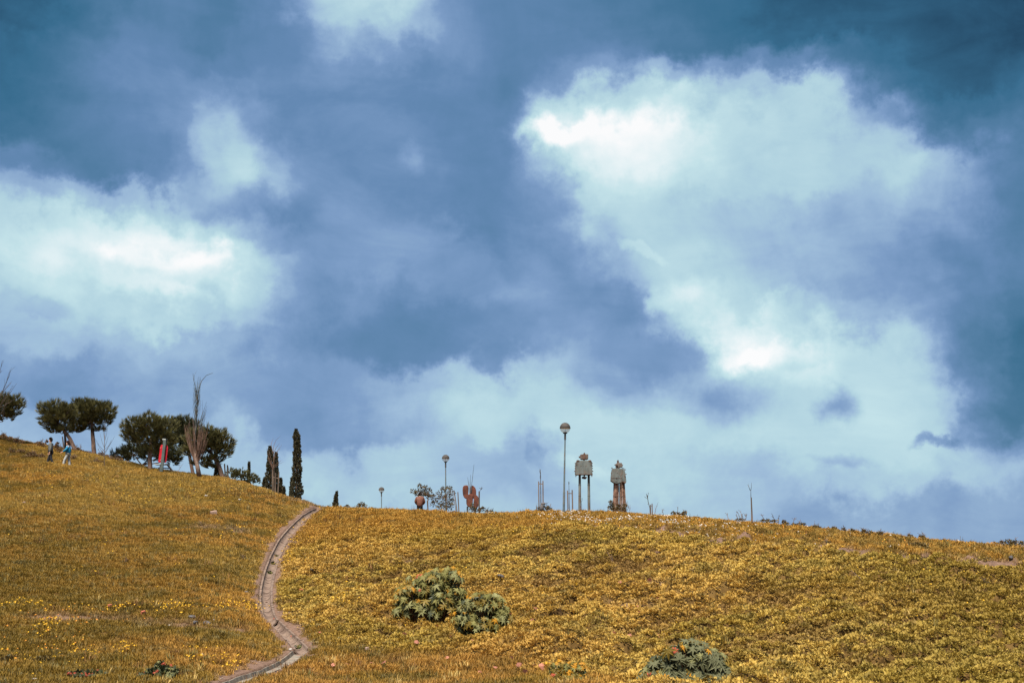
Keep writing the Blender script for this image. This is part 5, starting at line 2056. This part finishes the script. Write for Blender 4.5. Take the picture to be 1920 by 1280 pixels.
tag(o, 'low weeds scattered along the crest', kind='stuff')

# ------------------------------------------------------------------ castor bushes with big lobed leaves
def castor_leaf_mesh(seed, lobes, material, name='leaf'):
    r_ = random.Random(seed)
    me_v, me_f = [(0, 0, 0)], []
    ring = []
    fold = r_.uniform(.15, .5)
    for k in range(lobes):
        a = -math.pi * .86 + k * (2 * math.pi * .86) / (lobes - 1) + math.pi / 2
        Lk_ = (1.0 if 1 <= k <= lobes - 2 else .72) * r_.uniform(.85, 1.1)
        if k > 0:
            am = a - (2 * math.pi * .86) / (lobes - 1) / 2
            ring.append((am, .34, -.02))
        ring.append((a - .20, .66 * Lk_, -.08))
        ring.append((a, Lk_, -fold * r_.uniform(.6, 1.3)))
        ring.append((a + .20, .66 * Lk_, -.08))
    for (a, rr, z) in ring:
        me_v.append((math.cos(a) * rr, math.sin(a) * rr, z))
    for i in range(1, len(me_v) - 1):
        me_f.append((0, i, i + 1))
    m_e = bpy.data.meshes.new(name)
    m_e.from_pydata(me_v, [], me_f)
    at = m_e.attributes.new('var', 'FLOAT', 'POINT')
    base = r_.uniform(0, .7)
    at.data.foreach_set('value', np.array([base + .3] + [base + r_.uniform(0, .3) for _ in me_v[1:]], dtype=np.float32))
    m_e.materials.append(material)
    return m_e


LEAVES = {k: [castor_leaf_mesh(40 + i * 7 + ord(k[0]), 8 if i % 2 else 7, LEAFC[k]) for i in range(3)] for k in LEAFC}


def castor(name, u, v, blobs, mix, label, size_px, per, group='castor oil bushes on the slope', inner_n=12):
    """blobs: (u, v, ru, rv) domes of leaves"""
    f = Fr.at(u, v, .05)
    t = empty(name, f.o, label, 'bush', group)
    st = MB()
    inner = MB()
    made = 0
    for (x, y, ru, rv) in blobs:
        c = f.q(x, y + rv * .42)
        c.y = random.uniform(0, .3)
        rx, rz = f.m(ru), f.m(rv) * 1.35
        ry = rx * .75
        foot = Vector((c.x * .55, c.y * .5, 0))
        n = int(per * ru * rv / 100)
        for k in range(n):
            th = random.uniform(0, 2 * math.pi)
            ph = math.acos(random.uniform(-.55, 1))
            nrm = Vector((math.sin(ph) * math.cos(th), math.sin(ph) * math.sin(th), math.cos(ph)))
            if nrm.y > .3 and random.random() < .5:
                nrm.y = -nrm.y
            sh = random.uniform(.72, 1.05) * (1.18 if random.random() < .18 else 1)
            p = c + Vector((nrm.x * rx * sh, nrm.y * ry * sh, nrm.z * rz * .70 * sh))
            if p.z < .12:
                p.z = random.uniform(.1, .2)
            face = (nrm * .55 + Vector((0, -.72, .66)) + Vector((random.uniform(-.35, .35), random.uniform(-.3, .3), random.uniform(-.2, .2)))).normalized()
            r = random.random()
            kind = next(kk for kk, w in mix if r < w)
            s = f.m(size_px) * .5 * random.uniform(.65, 1.15)
            if kind in ('amber', 'red'):
                s *= .72
                p = p + nrm * .03 + Vector((0, .05, .03))
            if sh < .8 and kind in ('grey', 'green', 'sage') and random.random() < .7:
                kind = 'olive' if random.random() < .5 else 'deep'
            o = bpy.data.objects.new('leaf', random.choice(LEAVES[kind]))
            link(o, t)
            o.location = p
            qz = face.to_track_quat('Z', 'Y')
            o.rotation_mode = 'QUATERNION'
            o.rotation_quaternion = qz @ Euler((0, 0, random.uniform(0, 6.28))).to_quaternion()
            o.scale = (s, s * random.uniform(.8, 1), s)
            made += 1
            if k % 3 == 0:
                mid = foot.lerp(p, .55) + Vector((0, 0, -.04))
                st.tube([foot + Vector((random.uniform(-.15, .15), 0, 0)), mid, p], [.016, .011, .005], 4, cap=False)
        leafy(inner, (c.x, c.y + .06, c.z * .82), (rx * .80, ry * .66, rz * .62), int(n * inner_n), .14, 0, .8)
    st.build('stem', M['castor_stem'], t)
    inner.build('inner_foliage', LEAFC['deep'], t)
    return t


M['castor_stem'] = mat('castor_stem', (.07, .032, .018), (.14, .07, .035), 8, .7)
MIXA = [('grey', .26), ('green', .66), ('olive', .84), ('amber', .93), ('red', .945), ('deep', 1.01)]
MIXB = [('sage', .66), ('grey', .78), ('olive', .90), ('amber', .93), ('red', .945), ('deep', 1.01)]
castor('castor_bush', 808, 1166, [(808, 1088, 42, 34), (768, 1110, 28, 28), (840, 1112, 40, 34), (790, 1124, 40, 24), (845, 1075, 22, 20), (762, 1140, 26, 18), (830, 1142, 34, 16)], MIXA,
       'larger castor bush with grey green lobed leaves, upper left of the middle pair', 25, 4.9)
castor('castor_bush', 905, 1190, [(905, 1122, 40, 28), (930, 1150, 34, 28), (880, 1155, 30, 26), (905, 1165, 40, 20)], MIXA,
       'smaller castor bush with orange young leaves, lower right of the middle pair', 24, 4.9)
castor('castor_bush', 1294, 1279, [(1295, 1218, 50, 34), (1248, 1248, 34, 34), (1330, 1240, 42, 40), (1290, 1268, 66, 44), (1350, 1285, 34, 34), (1235, 1285, 36, 30)], MIXB,
       'dull blue green castor bush cut off by the bottom edge', 35, 3.3)
castor('castor_bush', 1068, 1278, [(1050, 1250, 20, 14), (1078, 1252, 24, 14), (1064, 1268, 30, 12)], [('olive', .35), ('amber', .72), ('green', .95), ('red', 1.01)],
       'low yellowing castor bush at the bottom edge left of the blue green one', 22, 11, inner_n=2)
castor('castor_bush', 298, 1272, [(300, 1256, 30, 14), (290, 1266, 34, 12), (296, 1246, 8, 10)], [('grey', .3), ('deep', .75), ('red', .90), ('green', 1.01)],
       'low castor seedling with red top leaves at the bottom left', 14, 9)
castor('castor_bush', 165, 1276, [(165, 1266, 36, 12), (140, 1268, 20, 12)], [('grey', .2), ('deep', .6), ('red', .86), ('olive', 1.01)],
       'dark castor seedlings with red shoots, left of the low one', 12, 9)
castor('castor_bush', 568, 1219, [(566, 1218, 12, 8), (575, 1219, 9, 6)], [('deep', .6), ('grey', .8), ('green', 1.01)],
       'small dark leafed plant where the channel bends back', 9, 24)
for (u, v, lab) in ((515, 1047, 'topmost green weed growing inside the channel'), (511, 1061, 'middle green weed growing inside the channel'), (505, 1079, 'lowest green weed growing inside the channel')):
    castor('channel_weed', u, v, [(u, v - 3, 6, 4)], [('green', .8), ('olive', 1.01)], lab, 5.5, 80, group='weeds growing in the channel')
for (u, v, w, lab) in ((82, 1245, 22, 'dark mound of broad leaved weed near the bottom left corner'), (18, 1243, 18, 'flat dark weed patch at the left edge near the bottom'), (1235, 1108, 0, '')):
    if w:
        bush(u, 40, v, [(u - w * .4, v - 5, w * .55, 5), (u + w * .3, v - 6, w * .6, 6), (u, v - 9, w * .4, 4)], lab, mname='shrub_dark' if 'shrub_dark' in M else 'weed', name='broad_weed', cat='weed', group='dark weed mounds', exact=True, n=4, leaf=.09)
for (u, v, lab) in ((1735, 1052, 'round green tussock on the bare track'), (1550, 1020, 'pale grey green tussock above the track'), (1295, 1075, 'dry tangle of stems in the middle of the right slope'), (455, 1050, 'dark green tussock left of the channel'),
                    (235, 1056, 'small dark tussock on the left slope'), (375, 985, 'dull scrub tuft by the bare patch'), (1845, 1095, 'dark tussock under the right end of the track')):
    bush(u, 40, v, [(u - 3, v - 3, 6, 2.6), (u + 4, v - 3, 5, 2.4)], lab, [(u + random.uniform(-4, 4), v, u + random.uniform(-7, 7), v - 9) for _ in range(2)], name='tussock', cat='tussock', group='tussocks on the slopes', exact=True, n=7, leaf=.055)

# dead branches on the slope
def dead_branch(segs, label, u, v, r=.012):
    global f, mb
    f = Fr.at(u, v, 0)
    t = empty('dead_branch', f.o, label, 'branch', 'dead branches on the slope')
    mb = MB()
    for pts in segs:
        w = [f.q(a, b_) + Vector((0, -.12, .03)) for a, b_ in pts]
        mb.tube(w, [r * (1 - .5 * i / (len(w) - 1)) for i in range(len(w))], 5)
    mb.build('branch', M['bark_pale'], t)


dead_branch([[(802, 1166), (795, 1154), (786, 1143), (778, 1132), (775, 1123)], [(786, 1143), (792, 1138)], [(797, 1156), (806, 1150), (815, 1146), (821, 1141)], [(790, 1148), (780, 1146)]], 'dead forked branch lying below the larger castor bush', 800, 1166)
dead_branch([[(1150, 1058), (1143, 1044), (1138, 1034)], [(1149, 1052), (1146, 1040)]], 'upright dry stem in the middle of the right slope', 1150, 1056)
dead_branch([[(1612, 1086), (1603, 1078), (1594, 1070)], [(1604, 1079), (1600, 1080)]], 'pale dead stick on the slope below the track', 1610, 1088)
dead_branch([[(1033, 1130), (1040, 1122)], [(1036, 1127), (1042, 1126)]], 'short pale stick left of the middle bare patch', 1036, 1130)
dead_branch([[(1350, 1255), (1357, 1262)], [(1350, 1232), (1356, 1246), (1362, 1258)]], 'pale dead stem arching over the blue green castor bush', 1356, 1262, .02)


# ------------------------------------------------------------------ stones and rubble
def stone(name, u, v, w, h, mname, label, cat='stone', seed=0, group=None, dep=None, squash=1):
    f = Fr.at(u, v, 0)
    bm = bmesh.new()
    bmesh.ops.create_icosphere(bm, subdivisions=3 if w > 6 else 2, radius=1)
    r_ = random.Random(seed or int(u * 3 + v))
    ph = [r_.uniform(0, 6) for _ in range(6)]
    a, b_ = f.m(w) / 2, f.m(h) / 2
    for vt in bm.verts:
        c = vt.co
        k = 1 + .16 * math.sin(c.x * 3 + ph[0]) * math.cos(c.z * 2.6 + ph[1]) + .12 * math.sin(c.y * 4 + ph[2]) + .07 * math.sin(c.x * 8 + c.z * 7 + ph[3])
        vt.co = Vector((c.x * a * k, c.y * (dep or a * .8) * k, c.z * b_ * k * squash))
    me_ = bpy.data.meshes.new(name)
    bm.to_mesh(me_)
    bm.free()
    me_.polygons.foreach_set('use_smooth', [w > 6] * len(me_.polygons))
    me_.materials.append(M[mname])
    o = bpy.data.objects.new(name, me_)
    link(o)
    o.location = f.o + Vector((0, -.05, b_ * .55 + .04))
    o.rotation_euler = (r_.uniform(-.2, .2), r_.uniform(-.2, .2), r_.uniform(0, 3))
    tag(o, label, cat, group)
    return o


def brick(name, u, v, w, h, mname, label, rz, tilt=.2, cat='brick'):
    f = Fr.at(u, v, 0)
    mb = MB()
    W, Hh = f.m(w), f.m(h)
    mb.box((0, 0, 0), (W, W * .55, Hh))
    mb.box((W * .21, -W * .02, Hh * .52), (W * .5, W * .5, Hh * .16))
    o = mb.build(name, M[mname], None, bevel=.012)
    o.location = f.o + Vector((0, -.05, Hh * .45 + .04))
    o.rotation_euler = (tilt, -tilt * .6, rz)
    tag(o, label, cat)
    return o


stone('stone', 361, 1161, 16, 6, 'stone_dark', 'grey flat stone left of the two dark stones on the terrace')
stone('stone', 367, 1171, 10, 7, 'stone_dark', 'small dark stone in the middle of the terrace path')
stone('stone', 388, 1172, 14, 8, 'stone_dark', 'larger dark stone right of the small dark one on the terrace')
stone('stone', 401, 1166, 4, 4, 'stone_white', 'small round white pebble above the dark stones')
stone('stone', 318, 1176, 6, 5, 'stone_white', 'pale rubble piece left of the dark stones')
stone('stone', 387, 932, 7, 4, 'stone_white', 'white stone high on the left slope under the bare tree')
stone('stone', 449, 940, 9, 4, 'stone_white', 'flat pale stone on the left slope below the cypresses')
stone('stone', 66, 1278, 12, 5, 'stone_white', 'pale flat stone at the very bottom left')
stone('stone', 380, 1230, 8, 3, 'stone_white', 'pale green slab in the grass left of the channel bend')
stone('stone', 1895, 1050, 9, 7, 'stone_dark', 'dark hollow round object on the track near the right edge')
stone('stone', 938, 1084, 14, 8, 'stone_dark', 'dark reddish stone right above the smaller castor bush', squash=.8)
stone('stone', 1232, 1040, 10, 7, 'rust_old', 'brownish slab stone in the upper middle of the right slope')
stone('stone', 545, 1220, 7, 4, 'stone_white', 'white stone on the rim where the channel turns')
stone('stone', 462, 1113, 10, 5, 'stone_dark', 'grey stone sunk in the grass left of the channel')
stone('stone', 585, 1071, 8, 4, 'stone_dark', 'grey stone in the grass right of the channel')
stone('stone', 677, 1073, 9, 4, 'stone_dark', 'grey stone right of the first one on the matted slope')
stone('stone', 500, 1133, 5, 4, 'rust_old', 'brown clod lying inside the channel')
stone('stone', 628, 1237, 6, 3, 'stone_white', 'pale stone on the orange grass below the channel bend')
brick('brick', 401, 966, 12, 7, 'stone_pink', 'pale pink broken hollow brick on the bare patch of the left slope', .3)
brick('brick', 516, 1166, 7, 6, 'brick_red', 'bright red brick chunk at the joint of the channel', 1.0, .6)
brick('brick', 549, 1198, 7, 3, 'brick_red', 'red brick fragment lower in the channel', .4)
brick('brick', 565, 1110, 6, 4, 'brick_red', 'small red brick piece in the grass right of the channel', .2)
brick('brick', 269, 1154, 8, 6, 'brick_red', 'red brick fragment on the left terrace', .9)
brick('brick', 206, 1140, 8, 4, 'brick_red', 'dull red brick fragment above the left terrace path', .2)
brick('brick', 45, 945, 6, 3, 'stone_pink', 'pink rubble piece on the far left slope', .2)
brick('brick', 598, 1192, 9, 5, 'brick_red', 'brick rubble on the right bank above the channel bend', .7)
brick('brick', 688, 1220, 8, 4, 'stone_pink', 'pink brick piece on the orange grass', .1)
# dry pink leaves dropped by the castor bushes, past counting
P_ = []
for (u, v, du, dv, n) in ((816, 1180, 4, 3, 2), (1000, 1175, 14, 12, 8), (1200, 1190, 30, 20, 10), (1110, 1150, 60, 20, 9), (1190, 1100, 30, 20, 5), (1020, 1125, 10, 6, 2), (750, 1245, 80, 20, 8), (1000, 1262, 30, 10, 8), (1280, 1230, 120, 30, 8), (1450, 1150, 120, 50, 5), (1240, 1090, 10, 6, 2), (900, 1215, 60, 10, 6)):
    for k in range(n):
        p = hit_fast(random.gauss(u, du), random.gauss(v, dv))
        if p is not None:
            P_.append(p)
P_ = np.array(P_)
P_[:, 2] = H(P_[:, 0], P_[:, 1]) + .13
mbl = MB()
mbl.face((-.5, -.3, 0), (.1, -.5, .1), (.6, 0, 0), (.2, .5, .15), (-.4, .35, 0))
fl_src = hidden_source(mbl, 'fallen_leaf', flower_mat)
nn = len(P_)
scatter('fallen_leaves', P_, np.stack([rng.uniform(0, 1.0, nn), rng.uniform(-.5, .5, nn), rng.random(nn) * 6.28], 1), (.10 + .07 * rng.random((nn, 1))) * np.ones((1, 3)),
        np.array([[.42, .17, .11]]) * (.7 + .5 * rng.random((nn, 1))), fl_src, 'dry pink leaves fallen among the creeping plants')


# ------------------------------------------------------------------ people
def skin_mesh(name, joints, edges, mat_, parent, root=0, sub=1):
    """one continuous skin over connected joints: joints = [(x, y, z, rx, ry)]"""
    me_ = bpy.data.meshes.new(name)
    me_.from_pydata([j[:3] for j in joints], edges, [])
    o = bpy.data.objects.new(name, me_)
    link(o, parent)
    bm = bmesh.new()
    bm.from_mesh(me_)
    ly = bm.verts.layers.skin.verify()
    for i, vt in enumerate(bm.verts):
        j = joints[i]
        vt[ly].radius = (j[3], j[4] if len(j) > 4 else j[3])
        vt[ly].use_root = (i == root)
    bm.to_mesh(me_)
    bm.free()
    s = o.modifiers.new('skin', 'SKIN')
    s.use_smooth_shade = True
    if sub:
        sb = o.modifiers.new('subdivision', 'SUBSURF')
        sb.levels = sub
        sb.render_levels = sub
    me_.materials.append(mat_)
    return o


def figure(t, J, jacket, yoke, trousers, hairfn, jscale=1.0, hood=False):
    """J: named joints in metres, local; the body is one surface, the clothes are their own"""
    names = ['pelvis', 'waist', 'chest', 'neck', 'headb', 'headt', 'shL', 'elL', 'wrL', 'haL', 'shR', 'elR', 'wrR', 'haR', 'hiL', 'knL', 'anL', 'toL', 'hiR', 'knR', 'anR', 'toR']
    rad = dict(pelvis=(.13, .10), waist=(.12, .09), chest=(.13, .12), neck=(.052, .052), headb=(.085, .092), headt=(.092, .10), sh=(.05, .05), el=(.042, .042), wr=(.030, .030), ha=(.036, .02), hi=(.085, .085), kn=(.058, .058), an=(.042, .042), to=(.036, .03))

    def rr(n):
        return rad[n] if n in rad else rad[n[:2]]
    joints = [(*J[n], *rr(n)) for n in names]
    ix = {n: i for i, n in enumerate(names)}
    E = [('pelvis', 'waist'), ('waist', 'chest'), ('chest', 'neck'), ('neck', 'headb'), ('headb', 'headt'), ('chest', 'shL'), ('shL', 'elL'), ('elL', 'wrL'), ('wrL', 'haL'), ('chest', 'shR'), ('shR', 'elR'), ('elR', 'wrR'), ('wrR', 'haR'),
         ('pelvis', 'hiL'), ('hiL', 'knL'), ('knL', 'anL'), ('anL', 'toL'), ('pelvis', 'hiR'), ('hiR', 'knR'), ('knR', 'anR'), ('anR', 'toR')]
    edges = [(ix[a], ix[b_]) for a, b_ in E]
    for s in 'LR':                                 # five unequal, slightly curled fingers on each hand
        ha, wr = Vector(J['ha' + s]), Vector(J['wr' + s])
        d = (ha - wr).normalized()
        sd_ = d.cross(Vector((0, 1, 0))).normalized()
        for k, (off, ln_) in enumerate(((-.028, .060), (-.010, .075), (.009, .070), (.027, .055))):
            a = ha + sd_ * off + d * .02
            b_ = a + d * ln_ * .5
            c = b_ + (d + Vector((0, -.5, 0))).normalized() * ln_ * .5
            i0 = len(joints)
            for p in (a, b_, c):
                joints.append((*p, .009, .009))
            edges += [(ix['ha' + s], i0), (i0, i0 + 1), (i0 + 1, i0 + 2)]
        a = wr.lerp(ha, .4) - sd_ * .035
        i0 = len(joints)
        joints.append((*a, .011, .011))
        joints.append((*(a - sd_ * .02 + d * .035), .009, .009))
        edges += [(ix['ha' + s], i0), (i0, i0 + 1)]
    fw = Vector(J['face'])
    hb, ht = Vector(J['headb']), Vector(J['headt'])
    i0 = len(joints)
    nose = hb.lerp(ht, .35) + fw * .10
    joints.append((*nose, .014, .014))
    edges.append((ix['headb'], i0))
    body = skin_mesh('body', joints, edges, M['skin'], t)

    def cloth(nm, keys, pairs, radii, m, extra=()):
        jj = [(*J[k], *radii[k]) for k in keys]
        jj += list(extra)
        ii = {k: i for i, k in enumerate(keys)}
        return skin_mesh(nm, jj, [(ii[a] if isinstance(a, str) else a, ii[b_] if isinstance(b_, str) else b_) for a, b_ in pairs], m, t)
    k = jscale
    rj = dict(hem=(.19 * k, .175 * k), waist=(.185 * k, .17 * k), chest=(.195 * k, .175 * k), collar=(.075, .07), shL=(.085 * k, .08 * k), shR=(.085 * k, .08 * k), elL=(.078 * k, .076 * k), elR=(.078 * k, .076 * k), wrL=(.06, .06), wrR=(.06, .06))
    cloth('jacket', ['hem', 'waist', 'chest', 'collar', 'shL', 'elL', 'wrL', 'shR', 'elR', 'wrR'],
          [('hem', 'waist'), ('waist', 'chest'), ('chest', 'collar'), ('chest', 'shL'), ('shL', 'elL'), ('elL', 'wrL'), ('chest', 'shR'), ('shR', 'elR'), ('elR', 'wrR')], rj, jacket)
    if yoke:
        ry = dict(chest=(.185 * k, .17 * k), collar=(.085, .08), shL=(.095 * k, .09 * k), shR=(.095 * k, .09 * k), upL=(.088, .086), upR=(.088, .086))
        for s in 'LR':
            J['up' + s] = tuple(Vector(J['sh' + s]).lerp(Vector(J['el' + s]), .45))
        cloth('jacket_yoke', ['chest', 'collar', 'shL', 'upL', 'shR', 'upR'], [('chest', 'collar'), ('chest', 'shL'), ('shL', 'upL'), ('chest', 'shR'), ('shR', 'upR')], ry, yoke)
    rt = dict(pelvis=(.125, .125), hiL=(.10, .10), hiR=(.10, .10), knL=(.09, .09), knR=(.09, .09), anL=(.08, .08), anR=(.08, .08))
    cloth('trousers', ['pelvis', 'hiL', 'knL', 'anL', 'hiR', 'knR', 'anR'], [('pelvis', 'hiL'), ('hiL', 'knL'), ('knL', 'anL'), ('pelvis', 'hiR'), ('hiR', 'knR'), ('knR', 'anR')], rt, trousers)
    for s in 'LR':
        a, b_ = J['an' + s], J['to' + s]
        skin_mesh('shoe', [(a[0], a[1], a[2] - .03, .05, .045), (*b_, .045, .035)], [(0, 1)], M['shoe'], t)
    hairfn(t, hb, ht, fw)


def hair_cap(m, curly, long_=False):
    def fn(t, hb, ht, fw):
        mb = MB()
        c = hb.lerp(ht, .72) - fw * .018
        for k in range(620 if long_ else 420):
            v3 = Vector((random.gauss(0, 1), random.gauss(0, 1), random.gauss(0, 1))).normalized()
            if v3.dot(fw) > .42 and v3.z < .35:
                continue
            if v3.z < -.35 and not long_ and v3.dot(fw) > -.3:
                continue
            p = c + Vector((v3.x * .098, v3.y * .098, v3.z * .118))
            d = (v3 * (.9 if curly else .35) + Vector((random.uniform(-.7, .7), random.uniform(-.7, .7), random.uniform(-.6, .4)))).normalized()
            s = d.orthogonal().normalized() * .02
            L = .05
            mb.face(p - s, p + s, p + d * L)
            mb.face(p - s + v3 * .008, p + s + v3 * .008, p + Vector((0, 0, -.05)))
        if long_:
            for k in range(160):
                a = random.uniform(-1, 1)
                p = c - fw * random.uniform(.02, .10) + Vector((0, a * .085, -.02))
                q = p + Vector((0, random.uniform(-.03, .03), -random.uniform(.22, .36))) + fw * random.uniform(-.02, .05)
                s = Vector((.014, .01, 0))
                mb.face(p - s, p + s, q + s, q - s)
        mb.build('hair', m, t)
    return fn


def person(u, v, d, label, J, H_px=None, **kw):
    f = Fr(u, d, v, 0) if d else Fr.at(u, v, 0)
    t = empty('person', f.o, label, 'person')
    figure(t, J, **kw)
    return t


# man walking to the left (faces -x)
JM = dict(pelvis=(0, 0, .95), waist=(-.01, 0, 1.12), chest=(-.02, 0, 1.34), neck=(-.03, 0, 1.50), headb=(-.06, 0, 1.60), headt=(-.06, 0, 1.71), face=(-1, 0, -.12),
          hem=(.0, 0, .86), collar=(-.03, 0, 1.49),
          shL=(.0, -.19, 1.42), elL=(.07, -.25, 1.16), wrL=(.02, -.24, .92), haL=(.0, -.24, .84), shR=(-.03, .19, 1.42), elR=(-.04, .25, 1.16), wrR=(-.16, .24, .94), haR=(-.20, .24, .87),
          hiL=(.0, -.10, .90), knL=(.08, -.10, .50), anL=(.26, -.10, .12), toL=(.14, -.10, .05), hiR=(.0, .10, .90), knR=(-.14, .10, .52), anR=(-.24, .10, .10), toR=(-.38, .10, .06))
tm = person(94, 867, 86.0, 'curly haired man in a grey jacket and black trousers walking left', JM, jacket=M['jacket_grey'], yoke=None, trousers=M['black_cloth'], hairfn=hair_cap(M['hair_dark'], True))
JW = dict(pelvis=(.02, 0, .88), waist=(.03, 0, 1.04), chest=(.02, 0, 1.24), neck=(.0, 0, 1.38), headb=(-.03, 0, 1.47), headt=(-.03, 0, 1.57), face=(-1, -.25, -.1),
          hem=(.03, 0, .86), collar=(.0, 0, 1.37),
          shL=(.03, -.16, 1.31), elL=(-.04, -.24, 1.10), wrL=(-.24, -.22, .98), haL=(-.31, -.20, .95), shR=(.0, .16, 1.31), elR=(.08, .22, 1.08), wrR=(.04, .20, .90), haR=(.02, .2, .82),
          hiL=(.02, -.09, .83), knL=(-.14, -.09, .48), anL=(-.22, -.09, .10), toL=(-.34, -.09, .05), hiR=(.02, .09, .83), knR=(.08, .09, .46), anR=(.14, .09, .10), toR=(.04, .09, .05))
tw = person(126, 869, 85.5, 'long haired woman in a blue and white jacket and pale trousers walking left', JW, jacket=M['jacket_blue'], yoke=M['jacket_pale'], trousers=M['grey_cloth'], hairfn=hair_cap(M['hair_brown'], False, True))
# man with his back to us, head bowed, hands in front
JB = dict(pelvis=(0, 0, .92), waist=(0, 0, 1.08), chest=(0, .02, 1.32), neck=(0, .06, 1.46), headb=(0, .11, 1.53), headt=(0, .13, 1.62), face=(0, .9, -.4),
          hem=(0, 0, .76), collar=(0, .07, 1.46),
          shL=(-.20, .02, 1.38), elL=(-.28, .03, 1.12), wrL=(-.14, .24, .98), haL=(-.07, .28, .98), shR=(.20, .02, 1.38), elR=(.28, .03, 1.12), wrR=(.14, .24, .98), haR=(.07, .28, .98),
          hiL=(-.10, 0, .87), knL=(-.11, .02, .48), anL=(-.11, 0, .10), toL=(-.12, .12, .05), hiR=(.10, 0, .87), knR=(.11, .02, .48), anR=(.11, 0, .10), toR=(.12, .12, .05))
tb = person(787, 960, 88.0, 'man in a brown padded jacket seen from behind on the crest', JB, jacket=M['jacket_brown'], yoke=None, trousers=M['black_cloth'], hairfn=hair_cap(M['hair_dark'], False), jscale=1.18)
